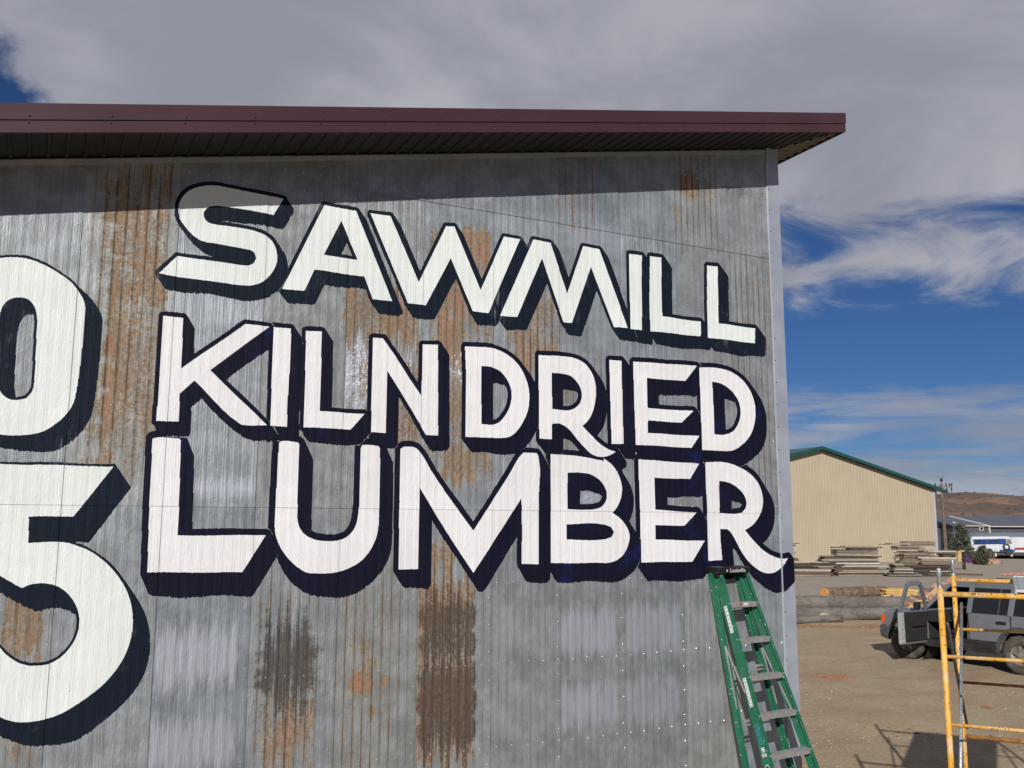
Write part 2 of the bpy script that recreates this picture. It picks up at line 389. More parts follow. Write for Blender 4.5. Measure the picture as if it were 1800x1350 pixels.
# --- weathered steel
def steel_material(name, side=False):
    m = Mat(name, .55, .25); pos = m.pos
    sp = m.N.new('ShaderNodeSeparateXYZ'); m.L.new(pos, sp.inputs[0]); X, Y, Z = sp.outputs
    if side:
        cx = m.N.new('ShaderNodeCombineXYZ'); m.L.new(Y, cx.inputs[0]); m.L.new(Z, cx.inputs[2]); pos = cx.outputs[0]; X = Y
    at = m.N.new('ShaderNodeAttribute'); at.attribute_name = 'wear'
    sc = m.N.new('ShaderNodeSeparateColor'); m.L.new(at.outputs['Color'], sc.inputs[0])
    Rr, Dd, Pp = sc.outputs; Ll = at.outputs['Alpha']
    tn = m.N.new('ShaderNodeAttribute'); tn.attribute_name = 'tone'
    ts = m.N.new('ShaderNodeSeparateColor'); m.L.new(tn.outputs['Color'], ts.inputs[0])
    streak = m.noise(1, 7, .65, m.scaled(pos, 55, 1, 1.1)); streak2 = m.noise(1, 5, .6, m.scaled(pos, 150, 1, 3.0, 4))
    blotch = m.noise(5, 9, .68); spangle = m.noise(95, 4, .7); weave = m.noise(1, 6, .7, m.scaled(pos, 14, 1, 130)); cross = m.noise(1, 6, .75, m.scaled(pos, 40, 1, 30, 2))
    ph = m.math('SUBTRACT', m.math('MULTIPLY', m.math('SUBTRACT', X, SX0), 2*math.pi*WAVES/PITCH), math.pi/2)
    gro = m.math('ADD', m.math('MULTIPLY', m.math('SINE', ph), -.5), .5)     # 1 on valley lines
    gro = m.math('ADD', gro, m.math('MULTIPLY', m.math('SUBTRACT', m.noise(1, 4, .6, m.scaled(pos, 12, 1, 2.5, 7)), .5), .22))
    thin = m.step(gro, .90, 1.0)
    base = m.mix(m.step(blotch, .40, .62), (.212, .220, .222), (.292, .304, .308))
    base = m.mix(m.math('MULTIPLY', m.step(streak, .46, .74), .36), base, (.37, .38, .395))
    base = m.mix(m.math('MULTIPLY', m.step(streak2, .52, .75), .24), base, (.15, .15, .143))
    base = m.mix(m.math('MULTIPLY', m.step(spangle, .52, .8), .5), base, (.40, .41, .42))
    base = m.mix(m.math('MULTIPLY', m.step(cross, .56, .78), .35), base, (.165, .16, .148))
    warm = m.mix(1.0, base, (1.01, 1.0, .95), 'MULTIPLY'); cool = m.mix(1.0, base, (.90, .985, 1.09), 'MULTIPLY')
    base = m.mix(ts.outputs[1], warm, cool)
    mul = m.N.new('ShaderNodeCombineColor')
    k = m.math('ADD', m.math('MULTIPLY', ts.outputs[0], .50), .92)
    for i in range(3): m.L.new(k, mul.inputs[i])
    base = m.mix(1.0, base, mul.outputs[0], 'MULTIPLY')
    base = m.mix(m.math('MULTIPLY', Pp, m.math('ADD', m.math('MULTIPLY', m.step(streak, .3, .7), .35), .60), True), base, (.43, .455, .52))
    lines = m.math('MULTIPLY', m.math('MULTIPLY', thin, Ll), m.math('ADD', m.step(m.noise(1, 5, .7, m.scaled(pos, 10, 1, 4, 3)), .3, .62), .15), True)
    base = m.mix(m.math('MULTIPLY', thin, m.math('MULTIPLY', m.step(streak2, .35, .75), .38)), base, (.12, .115, .108))
    big = m.noise(2.2, 7, .62, pos, .4); grit = m.noise(38, 5, .75)
    rn = m.math('ADD', m.math('MULTIPLY', blotch, .25), m.math('MULTIPLY', streak, .35)); rn = m.math('ADD', rn, m.math('MULTIPLY', cross, .30))
    rn = m.math('ADD', rn, m.math('MULTIPLY', weave, .20)); rn = m.math('ADD', rn, m.math('MULTIPLY', big, .25))
    st_ = lambda q: m.step(q, .36, .64)
    nr = m.math('ADD', m.math('MULTIPLY', st_(streak), .30), m.math('MULTIPLY', st_(cross), .25)); nr = m.math('ADD', nr, m.math('MULTIPLY', st_(weave), .18)); nr = m.math('ADD', nr, m.math('MULTIPLY', st_(big), .27))
    rmask = m.step(m.math('ADD', m.math('MULTIPLY', Rr, .9), m.math('SUBTRACT', nr, .98)), -.12, .22)
    rmask = m.math('MULTIPLY', rmask, m.step(Rr, 0.0, .15))
    rcol = m.mix(m.step(blotch, .40, .62), (.190, .132, .066), (.235, .138, .048))
    rcol = m.mix(m.math('MULTIPLY', m.step(cross, .42, .66), .75), rcol, (.120, .080, .042))
    rcol = m.mix(m.math('MULTIPLY', m.step(m.math('ADD', m.math('MULTIPLY', big, .6), m.math('MULTIPLY', streak, .5)), .50, .66), m.step(Rr, .45, 1.0)), rcol, (.300, .105, .030))
    rcol = m.mix(m.math('MULTIPLY', m.step(grit, .55, .72), .5), rcol, (.13, .085, .055))
    rcol = m.mix(m.math('MULTIPLY', m.step(gro, .62, .95), .55), rcol, (.075, .042, .020))
    rcol = m.mix(m.math('MULTIPLY', m.step(m.noise(1, 6, .7, m.scaled(pos, 75, 1, 2.2, 11)), .50, .66), .55), rcol, (.285, .235, .155))
    base = m.mix(m.math('MULTIPLY', rmask, m.math('ADD', .68, m.math('MULTIPLY', st_(cross), .28))), base, rcol)
    base = m.mix(m.math('MULTIPLY', lines, .80), base, m.mix(rmask, m.mix(m.step(weave, .4, .65), (.165, .095, .040), (.27, .145, .050)), (.060, .036, .020)))
    dn = m.math('ADD', m.math('MULTIPLY', st_(streak), .36), m.math('MULTIPLY', st_(big), .24)); dn = m.math('ADD', dn, m.math('MULTIPLY', st_(weave), .18)); dn = m.math('ADD', dn, m.math('MULTIPLY', st_(cross), .22))
    dm = m.step(m.math('ADD', m.math('MULTIPLY', Dd, .85), m.math('SUBTRACT', dn, .98)), -.14, .34)
    dm = m.math('MULTIPLY', dm, m.step(Dd, 0.0, .35))
    dm = m.math('MULTIPLY', dm, m.math('ADD', .62, m.math('MULTIPLY', m.math('ADD', m.math('MULTIPLY', st_(streak), .6), m.math('MULTIPLY', st_(cross), .4)), .34)))
    base = m.mix(dm, base, m.mix(st_(weave), m.mix(st_(streak2), (.022, .022, .023), (.038, .029, .022)), (.062, .045, .032)))
    spl = m.math('MULTIPLY', m.step(Pp, 1.0, 1.25), m.step(m.math('ADD', m.math('MULTIPLY', cross, .5), m.math('MULTIPLY', m.noise(60, 3, .7), .6)), .58, .64))
    base = m.mix(spl, base, (.70, .71, .72))
    edge = m.math('MULTIPLY', m.step(m.noise(1, 4, .7, m.scaled(pos, 60, 1, 9, 6)), .62, .72), m.step(m.noise(3, 4, .6), .45, .6))
    base = m.mix(m.math('MULTIPLY', edge, .5), base, (.10, .098, .092))
    m.color(base)
    m.put(m.b.inputs['Roughness'], m.math('ADD', .56, m.math('MULTIPLY', rmask, .35)))
    m.put(m.b.inputs['Metallic'], m.math('MULTIPLY', m.math('SUBTRACT', 1.0, rmask), .58))
    wr = m.noise(1, 7, .65, m.scaled(pos, 16, 16, 6), 1.6)
    fine = m.noise(1, 4, .6, m.scaled(pos, 95, 1, .8, 5))
    hgt = m.math('ADD', m.math('MULTIPLY', fine, m.math('MULTIPLY', ts.outputs[2], 1.6)), m.math('MULTIPLY', wr, .9))
    m.bump(hgt, .75, .006)
    return m.m
M_STEEL = steel_material('weathered_galvanised_steel')
def mk_sheet(sheet, row, par, M=M_STEEL):
    xs_i = np.arange(sheet*144-6, sheet*144+144+1, 2)
    x = SX0+xs_i*GW
    if x[0] > TRIM0: return None
    if x[-1] > TRIM0+.02: xs_i = xs_i[x <= TRIM0+.02]; x = SX0+xs_i*GW
    zb, zt_ = ((0, ROW1+.03), (ROW1, ROW2+.03), (ROW2, 9))[row]
    top = np.minimum(zt_, roof_z(x)+.01)
    if top.max() <= zb+.02: return None
    nz = {0: 73, 1: 59, 2: 34}[row]
    if row == 0: zs = np.linspace(0, ROW1+.03, nz)[:, None]*np.ones(len(x))
    else: zs = zb+np.arange(nz)[:, None]*(ROW2-ROW1)/58*np.ones(len(x)) if row == 1 else zb+np.arange(nz)[:, None]*.0417*np.ones(len(x))
    if row == 1: zs = np.vstack([zs, (ROW2+.03)*np.ones((1, len(x)))])
    zs = np.minimum(zs, np.maximum(top, zb+.001)[None, :])
    I = np.broadcast_to(xs_i, zs.shape); X = SX0+I*GW
    Y = surf(I.astype(float), zs, sheet, row)
    Y = Y+np.where(I < sheet*144, .0015, 0)+np.where(zs > (ROW1, ROW2, 99)[row]-.001, .0015, 0)
    n0, n1 = zs.shape; vv = np.stack([X, Y, zs], -1).reshape(-1, 3)
    i = np.arange(n0-1)[:, None]; j = np.arange(n1-1)[None, :]
    ff = np.stack([i*n1+j, i*n1+j+1, (i+1)*n1+j+1, (i+1)*n1+j], -1).reshape(-1, 4)
    keep = (vv[ff[:, 3], 2]-vv[ff[:, 0], 2] > 1e-5) | (vv[ff[:, 2], 2]-vv[ff[:, 1], 2] > 1e-5); ff = ff[keep]
    me = bpy.data.meshes.new('corrugated_sheet'); me.from_pydata(vv.tolist(), [], ff.tolist()); me.materials.append(M)
    me.polygons.foreach_set('use_smooth', [True]*len(me.polygons))
    wv = np.clip(wear_at(vv[:, 0], vv[:, 2]), 0, 1.5).astype(np.float32)
    a = me.attributes.new('wear', 'FLOAT_COLOR', 'POINT'); a.data.foreach_set('color', wv.ravel())
    r = np.random.default_rng(sheet*7+row*131+1000)
    fine = {1: (.2, .9, .25, .9, .3, .5)[sheet % 6]}.get(row, .45)
    tone = np.tile(np.array([r.uniform(.2, .8), r.uniform(.1, .9), fine, 1], np.float32), len(vv))
    a = me.attributes.new('tone', 'FLOAT_COLOR', 'POINT'); a.data.foreach_set('color', tone)
    me.update(); o = bpy.data.objects.new('corrugated_sheet', me); C.objects.link(o); o.parent = par
    return o
for row in range(3):
    for sh in range(-13, 11): mk_sheet(sh, row, shed)
# --- the rest of the shed
M_TRIM = simple('grey_corner_trim', (.30, .325, .385), (.37, .395, .455), 3, .5, .25, bump=.1, bscale=8)
M_MAROON = simple('maroon_fascia_paint', (.048, .019, .022), (.055, .022, .026), 2, .42)
M_SOFFIT = simple('brown_grey_soffit', (.115, .10, .088), (.14, .122, .105), 2, .6)
M_DARK = simple('dark_steel', (.02, .02, .022), (.03, .03, .033), 9, .6)
M_ROOF = simple('maroon_roof_panel', (.09, .028, .031), (.11, .034, .037), 1, .5)
m = MB(); m.box(((TRIM0+TRIM1)/2, -.011, 3.28), (TRIM1-TRIM0, .022, 6.56)); m.box((TRIM1+.003, .07, 3.28), (.006, .164, 6.56)); m.build('corner_trim', M_TRIM, shed)
m = MB(); m.box((TRIM0-.004, -.014, 3.2), (.008, .020, 6.4)); m.build('trim_edge', simple('trim_edge_shine', (.42, .45, .50), (.5, .53, .58), 3, .4, .3), shed)  # shine along the trim's left edge painted as a lighter strip
M_SIDE = steel_material('side_wall_steel', True)
m = MB(); X0 = SX0-13*PITCH
m.quad((TRIM1, .15, 0), (TRIM1, 9, 0), (TRIM1, 9, roof_z(TRIM1)), (TRIM1, .15, roof_z(TRIM1))); m.quad((X0, 0, 0), (X0, 9, 0), (X0, 9, roof_z(X0)), (X0, 0, roof_z(X0))); m.quad((X0, 9, 0), (TRIM1, 9, 0), (TRIM1, 9, roof_z(TRIM1)), (X0, 9, roof_z(X0)))
m.build('far_wall', M_SIDE, shed)
EX = 6.672; OV = .5
def rk(x, y, dz): return (x, y, roof_z(x)+dz)
xl = X0-.4
m = MB()                                                   # roof deck
m.prism([(xl, .15), (EX-.02, .17), (EX-.02, .19), (xl, .17)], lambda p: rk(p[0], -OV+.01, p[1]), lambda p: rk(p[0], 9.4, p[1])); m.build('roof', M_ROOF, shed)
def fas(name, d0, d1, yo):
    m = MB(); m.prism([(xl, d0), (EX+(.004 if d0 > .07 else 0), d0), (EX+(.004 if d0 > .07 else 0), d1), (xl, d1)], lambda p: rk(p[0], -OV-yo, p[1]), lambda p: rk(p[0], -OV+.012, p[1]))
    m.prism([(-OV+.012, d0), (9.4, d0), (9.4, d1), (-OV+.012, d1)], lambda p: rk(EX-.012, p[0], p[1]), lambda p: (EX+yo, p[0], roof_z(EX)+p[1])); return m.build(name, M_MAROON, shed)
fas('fascia_board', .0, .076, .004); fas('fascia_cap', .082, .188, .010)
m = MB(); m.prism([(xl, .07), (EX-.01, .07), (EX-.01, .09), (xl, .09)], lambda p: rk(p[0], -OV+.004, p[1]), lambda p: rk(p[0], -OV+.014, p[1])); m.build('fascia_joint', M_DARK, shed)
m = MB(); sp_ = .45
x = 6.55
while x > X0:
    for dd in (.064, .104):
        m.lathe([(0, .006), (.006, .005), (.008, .001)], (x+random.uniform(-.01, .01), -OV-(.004 if dd < .09 else .010), roof_z(x)+dd), (0, -1, 0), 6)
    x -= sp_
m.build('fascia_screws', M_DARK, shed, kind='stuff')
# soffit: ribbed panels, mitred at the outer corner
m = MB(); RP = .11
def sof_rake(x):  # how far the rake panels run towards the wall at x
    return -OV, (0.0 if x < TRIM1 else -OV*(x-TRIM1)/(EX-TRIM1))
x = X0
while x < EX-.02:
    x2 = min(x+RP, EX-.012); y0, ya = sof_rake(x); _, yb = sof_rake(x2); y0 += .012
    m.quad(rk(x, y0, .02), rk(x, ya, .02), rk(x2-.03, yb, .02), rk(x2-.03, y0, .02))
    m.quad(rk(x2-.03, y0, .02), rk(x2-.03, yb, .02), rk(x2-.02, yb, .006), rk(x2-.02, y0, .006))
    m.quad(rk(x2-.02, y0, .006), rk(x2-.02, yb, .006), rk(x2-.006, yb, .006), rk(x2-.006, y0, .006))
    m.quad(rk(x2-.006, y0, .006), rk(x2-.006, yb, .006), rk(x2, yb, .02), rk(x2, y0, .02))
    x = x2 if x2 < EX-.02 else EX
m.build('rake_soffit', simple('shaded_soffit', (.014, .014, .014), (.02, .02, .02), 2, .6), shed)  # same brown-grey soffit as the eave, shade under the rake put into its colour
m = MB(); y = -OV+.04
def xin(y): return TRIM1 if y > 0 else TRIM1+(-y/OV)*(EX-TRIM1)
while y < 9.3:
    for (a, b, h0, h1) in ((0, .08, .02, .02), (.08, .09, .02, .006), (.09, .104, .006, .006), (.104, .11, .006, .02)):
        ya, yb = y+a, y+b; m.quad((xin(ya), ya, roof_z(xin(ya))+h0), (EX-.012, ya, roof_z(EX)+h0), (EX-.012, yb, roof_z(EX)+h1), (xin(yb), yb, roof_z(xin(yb))+h1))
    y += RP
m.build('eave_soffit', M_SOFFIT, shed)
m = MB(); m.prism([(X0, -.035), (TRIM0-.01, -.035), (TRIM0-.01, .0), (X0, .0)], lambda p: rk(p[0], -.022, p[1]), lambda p: rk(p[0], -.004, p[1])); m.build('wall_top_channel', M_TRIM, shed)
# ================================================================== PAINTED LETTERS
K = {'a': (240, 300, 4.7368), 'b': (600, 340, 4.5), 'c': (960, 380, 4.0909), 'd': (240, 520, 4.2857), 'e': (620, 560, 5.191), 'f': (920, 580, 3.75),
     'g': (220, 740, 3.75), 'h': (660, 760, 4.0909), 'i': (1060, 760, 4.5), 'j': (0, 400, 3.2143), 'k': (0, 780, 2.3684)}
def tr(s):
    """trace: 'a 10,20 30,40 b 50,60' -> photo coordinates"""
    out = []; k = None
    for w in s.split():
        if w in K: k = K[w]; continue
        x, y = map(float, w.split(',')); out.append((k[0]+x/k[2], k[1]+y/k[2]))
    return out
LET = [
 ('S', 's', ['a 1222,238 1000,192 800,152 700,135 600,128 520,137 440,165 385,215 355,275 348,340 360,400 395,455 450,520 510,570 570,597 640,608 800,635 915,655 960,668 985,700 990,735 972,770 935,790 880,790 700,765 500,735 340,712 185,860 300,880 500,905 700,935 850,955 960,955 1040,930 1100,882 1140,830 1165,770 1168,700 1150,630 1110,570 1040,525 950,495 800,470 630,447 590,430 560,395 558,350 590,312 640,297 700,298 900,325 1140,372']),
 ('A', 's', ['a 1562,290 1210,985 1395,1003 1480,826 b 180,660 245,840 400,855 115,140', 'a 1702,418 1555,705 b 125,527']),
 ('W', 's', ['b 228,158 385,180 608,705 825,262 890,265 1097,765 1283,345 1410,365 1160,948 1035,932 862,515 665,885 522,872']),
 ('M', 's', ['b 1252,968 1515,368 1650,392 c 148,558 262,218 378,238 583,806 483,800 318,365 182,770 122,765 b 1583,515 1388,978']),
 ('I', 's', ['c 592,272 684,285 682,500 686,822 604,812 596,500']),
 ('L', 's', ['c 742,288 824,302 824,500 830,722 1108,760 1108,866 745,828 738,600']),
 ('L', 's', ['c 1152,355 1228,365 1230,560 1236,772 1498,808 1497,915 1158,875 1152,600']),
 ('K', 'k', ['d 200,150 352,168 333,550 818,215 1000,234 552,560 983,978 795,972 770,960 436,640 325,738 315,948 147,941 175,600']),
 ('I', 'k', ['d 1030,237 1162,250 1155,500 1135,800 1130,990 1005,978 1015,700 1025,400']),
 ('L', 'k', ['d 1274,265 1394,272 1385,600 1375,870 1715,890 1610,1007 1257,990 1268,600']),
 ('N', 'k', ['e 180,175 272,180 390,350 510,545 622,710 630,500 635,238 775,238 775,1065 665,1063 540,850 420,650 310,470 300,1043 163,1035 172,600']),
 ('D', 'k', ['e 1020,253 1200,265 1300,280 1400,325 1490,400 1560,510 1600,640 1605,750 1590,850 1545,950 1480,1040 1420,1080 1350,1090 1025,1078 1025,850 1030,500', 'e 1168,437 1260,445 1340,480 1400,550 1440,640 1445,720 1430,800 1390,880 1330,950 1270,972 1168,963']),
 ('R', 'k', ['f 97,165 250,175 330,185 400,220 450,290 473,370 470,470 445,560 420,600 385,632 440,690 500,750 560,790 605,805 560,830 510,838 450,820 400,775 350,720 290,650 240,620 185,618 183,720 102,715 98,500', 'f 183,285 250,290 310,305 355,350 378,400 380,450 360,495 320,525 280,533 185,520']),
 ('I', 'k', ['f 562,197 645,205 650,500 658,752 577,750 570,500']),
 ('E', 'k', ['f 720,208 1140,238 1065,338 810,318 815,517 1118,535 1040,612 817,597 815,680 1157,700 1105,778 738,757 728,500']),
 ('D', 'k', ['f 1155,247 1250,250 1350,270 1430,320 1490,400 1522,500 1522,600 1495,690 1440,755 1370,795 1290,798 1175,790 1165,500', 'f 1240,343 1300,355 1360,395 1410,460 1428,540 1415,610 1380,665 1320,692 1255,690 1248,500']),
 ('L', 'l', ['g 180,118 190,113 355,118 366,130 355,500 345,755 925,752 770,997 145,998 160,500']),
 ('U', 'l', ['g 1015,145 1030,135 1135,140 1147,155 1140,350 1133,560 1140,680 1170,735 1230,775 1290,790 1380,792 1440,775 1490,735 1520,680 1535,600 1545,400 1553,165 1565,158 1665,165 1678,180 1675,450 1660,740 1640,800 1600,870 1540,930 1460,975 1380,1000 1250,1005 1190,995 1120,950 1060,890 1010,810 988,740 985,650 995,450 1005,250']),
 ('M', 'l', ['h 175,120 200,103 270,108 305,130 400,280 500,430 700,710 850,470 960,300 1030,180 1060,148 1155,150 1166,170 1168,500 1168,948 1047,947 1050,700 1045,475 700,1012 600,860 430,590 315,400 308,700 303,985 163,985 168,500']),
 ('B', 'l', ['h 1255,160 1400,165 1530,185 1640,205 i 0,205 60,250 110,320 140,410 140,490 115,570 70,635 130,680 180,740 205,810 195,890 160,960 100,1010 40,1030 h 1640,939 1600,938 1258,940', 'h 1377,290 1480,292 1560,310 1620,355 1655,420 1655,480 1625,530 1575,553 1500,558 1377,550', 'h 1370,660 1640,662 1690,680 1710,715 1695,750 1645,770 1370,768']),
 ('E', 'l', ['i 275,212 755,250 685,370 400,360 405,612 738,635 640,738 410,735 412,848 800,858 703,1022 300,1028 290,700']),
 ('R', 'l', ['i 805,235 950,238 1040,260 1120,300 1190,360 1235,430 1257,520 1250,610 1215,690 1170,740 1118,772 1190,860 1270,940 1350,985 1420,998 1450,990 1400,1070 1340,1112 1270,1112 1200,1070 1130,1000 1060,890 1010,800 980,768 922,765 925,870 938,1010 828,1015 815,600', 'i 912,385 980,395 1050,430 1100,480 1128,550 1120,600 1090,635 1040,645 915,640']),
 ('0', 'n', ['j -300,700 -290,500 -240,330 -150,230 -50,185 60,168 150,178 240,210 330,260 400,310 450,370 478,430 480,500 470,620 455,760 435,900 410,1000 360,1070 300,1120 240,1155 180,1170 100,1175 0,1168 -100,1140 -220,1060 -280,940', 'j 75,400 150,405 190,440 208,500 205,650 198,800 185,920 150,965 100,975 50,968 5,930 -20,860 -18,700 -10,560 5,470 35,420']),
 ('5', 'n', ['k -200,75 0,85 250,90 472,95 305,303 120,303 118,412 270,412 350,435 430,485 490,550 530,620 550,700 548,790 515,890 440,990 340,1070 240,1130 140,1155 60,1155 0,1135 -150,1060 -80,930 -60,800 0,850 30,880 90,915 160,923 230,905 290,850 325,780 328,710 300,645 250,600 190,582 130,585 90,600 0,548 -120,480 -200,470']),
]
STYLE = {'s': (6.5, 13, 17), 'k': (8, 14, 19), 'l': (10, 14, 23), 'n': (5, 30, 24)}
def smooth_noise(i, seed, n):
    h = lambda q: np.modf(np.abs(np.sin(q*12.9898+seed*78.233)*43758.5453))[0]*2-1
    return .6*h(np.floor(i/n))+.4*h(i+.5)
def col_crossings(loops, x):
    zs = []
    for lp in loops:
        for (x0, z0), (x1, z1) in zip(lp, lp[1:]+lp[:1]):
            if (x0 <= x < x1) or (x1 <= x < x0): zs.append(z0+(x-x0)/(x1-x0)*(z1-z0))
    zs.sort(); return [(zs[k], zs[k+1]) for k in range(0, len(zs)-1, 2)]
def union(iv):
    iv = sorted(iv); out = []
    for a, b in iv:
        if out and a <= out[-1][1]+1e-6: out[-1] = (out[-1][0], max(out[-1][1], b))
        else: out.append((a, b))
    return out
def rounded(lp):
    """draw the gently turning runs of an outline as curves, keep its sharp corners"""
    n = len(lp); P = [np.array(p) for p in lp]; tan = []
    for k in range(n):
        a, b = P[k]-P[k-1], P[(k+1) % n]-P[k]; la, lb = np.linalg.norm(a), np.linalg.norm(b)
        ang = math.acos(max(-1, min(1, float(a@b)/(la*lb+1e-12)))); tan.append(None if ang > math.radians(38) or ang < math.radians(4) else (a/la+b/lb)/2)
    out = []
    for k in range(n):
        p, q = P[k], P[(k+1) % n]; t0, t1 = tan[k], tan[(k+1) % n]; out.append(tuple(p))
        if t0 is None and t1 is None: continue
        L_ = float(np.linalg.norm(q-p)); d = (q-p)/L_; t0 = d if t0 is None else t0/np.linalg.norm(t0); t1 = d if t1 is None else t1/np.linalg.norm(t1)
        for t in (.2, .4, .6, .8): out.append(tuple((2*t**3-3*t*t+1)*p+(t**3-2*t*t+t)*L_*t0+(-2*t**3+3*t*t)*q+(t**3-t*t)*L_*t1))
    return out
def navy_of(cols, r, sxm, szm):
    swept = {}; M_ = max(1, round(sxm/GW))
    for i, iv in cols.items():
        for m_ in range(M_+1):
            sh_ = szm*m_/M_; swept.setdefault(i+m_, []).extend([(a-sh_, b-sh_) for a, b in iv])
    swept = {i: union(v_) for i, v_ in swept.items()}
    nr = int(r/GW); res = {}
    for i, iv in swept.items():
        for k in range(-nr, nr+1):
            e = math.sqrt(max(0, r*r-(k*GW)**2)); res.setdefault(i+k, []).extend([(a-e, b+e) for a, b in iv])
    return {i: union(v_) for i, v_ in res.items()}
def paint_mesh(cols, lift, jt, jb, seed):
    """brush columns -> faces lying on the steel; jt, jb: raggedness of upper and lower edges"""
    VV = []; FF = []; cache = {}
    def vert(i, z, sheet, row, trim):
        key = (i, round(z, 5), sheet, row, trim)
        if key not in cache:
            y = (-.022 if trim else float(surf(np.float64(i), z, sheet, row)))-lift
            cache[key] = len(VV); VV.append((SX0+i*GW, y, z))
        return cache[key]
    def strip(i, j, a0, a1, b0, b1):
        """left edge a0..a1 at column i, right edge b0..b1 at column j"""
        mid = (i+j)/2; trim = SX0+mid*GW > TRIM0-.008; sheet = math.floor(mid/144)
        bounds = [(0, ROW1, 0), (ROW1, ROW1+RAMP, 1), (ROW1+RAMP, ROW2, 1), (ROW2, ROW2+RAMP, 2), (ROW2+RAMP, 9, 2)] if not trim else [(0, 9, 0)]
        for z0, z1, row in bounds:
            c0, c1, d0, d1 = max(a0, z0), min(a1, z1), max(b0, z0), min(b1, z1)
            if c1 <= c0 and d1 <= d0: continue
            c0, c1 = min(max(c0, z0), z1), max(min(c1, z1), z0); d0, d1 = min(max(d0, z0), z1), max(min(d1, z1), z0)
            if c1 < c0: c0 = c1 = (c0+c1)/2
            if d1 < d0: d0 = d1 = (d0+d1)/2
            q = [vert(i, c0, sheet, row, trim), vert(j, d0, sheet, row, trim), vert(j, d1, sheet, row, trim), vert(i, c1, sheet, row, trim)]
            q2 = [q[k] for k in range(4) if q[k] != q[k-1]]
            if len(set(q2)) >= 3: FF.append(tuple(q2))
    J = lambda i, s_, a: a*float(smooth_noise(np.float64(i), s_, 3))*(.25+1.5*abs(float(smooth_noise(np.float64(i), s_+9, 37))))+a*.8*math.sin(i*.06+s_)
    jc = {i: [(a+J(i, seed+n_, jb), b+J(i, seed+50+n_, jt)) for n_, (a, b) in enumerate(iv) if b-a > .003] for i, iv in cols.items()}
    for i in sorted(jc):
        A = jc[i]; B = jc.get(i+1, [])
        if len(A) == len(B) and A and all(min(a[1], b[1]) > max(a[0], b[0]) and abs(a[0]-b[0]) < .035 and abs(a[1]-b[1]) < .035 for a, b in zip(A, B)):
            for a, b in zip(A, B): strip(i, i+1, a[0], a[1], b[0], b[1])
        else:
            for a in A: strip(i, i+.5, a[0], a[1], a[0], a[1])
            for b in B: strip(i+.5, i+1, b[0], b[1], b[0], b[1])
        if i-1 not in jc:
            for a in A: strip(i-.5, i, a[0], a[1], a[0], a[1])
    return VV, FF
def paint_mat(name, c1, c2, spots=None, rough=.45):
    m = Mat(name, rough); m.b.inputs['Specular IOR Level'].default_value = .12
    col = m.mix(m.step(m.noise(7, 6, .6), .3, .7), c1, c2)
    sv = m.noise(1, 5, .65, m.scaled(m.pos, 120, 1, 2.5))
    if spots: col = m.mix(m.math('MULTIPLY', m.step(m.noise(3.2, 5, .6), .56, .70), m.step(sv, .3, .6)), col, spots)
    else:
        col = m.mix(m.math('MULTIPLY', m.step(sv, .60, .80), .35), col, tuple(k*.72 for k in c1))
        thin_ = m.math('MULTIPLY', m.step(m.noise(2.6, 7, .65), .54, .68), m.step(m.noise(1, 5, .7, m.scaled(m.pos, 50, 1, 6, 8)), .48, .66))
        col = m.mix(m.math('MULTIPLY', thin_, .38), col, (.44, .45, .47))
        col = m.mix(m.math('MULTIPLY', m.step(m.noise(1.1, 4, .6), .42, .62), .5), col, tuple(k*.88 for k in c1))
    m.color(col)
    wr = m.noise(1, 7, .65, m.scaled(m.pos, 16, 16, 6), 1.6); fine = m.noise(1, 4, .6, m.scaled(m.pos, 95, 1, .8, 5)); br = m.noise(1, 3, .6, m.scaled(m.pos, 230, 1, 5, 1))
    m.bump(m.math('ADD', m.math('ADD', m.math('MULTIPLY', fine, .8), m.math('MULTIPLY', wr, 1.0)), m.math('MULTIPLY', br, .3)), .75, .006)
    return m.m
PW1 = paint_mat('white_paint_greenish', (.685, .72, .695), (.73, .765, .74)); PW2 = paint_mat('white_paint_warm', (.70, .695, .70), (.745, .74, .745))
PN1 = paint_mat('navy_paint_blackish', (.0055, .010, .019), (.007, .012, .023), rough=.6); PN2 = paint_mat('navy_paint_indigo', (.0045, .0045, .014), (.006, .006, .018), (.007, .012, .07), .6)
word = {'s': 'SAWMILL', 'k': 'KILN DRIED', 'l': 'LUMBER', 'n': 'number'}
PAINT = {}                                              # column -> list of (z0, z1, 'w' or 'n') for the screws
taken = {}
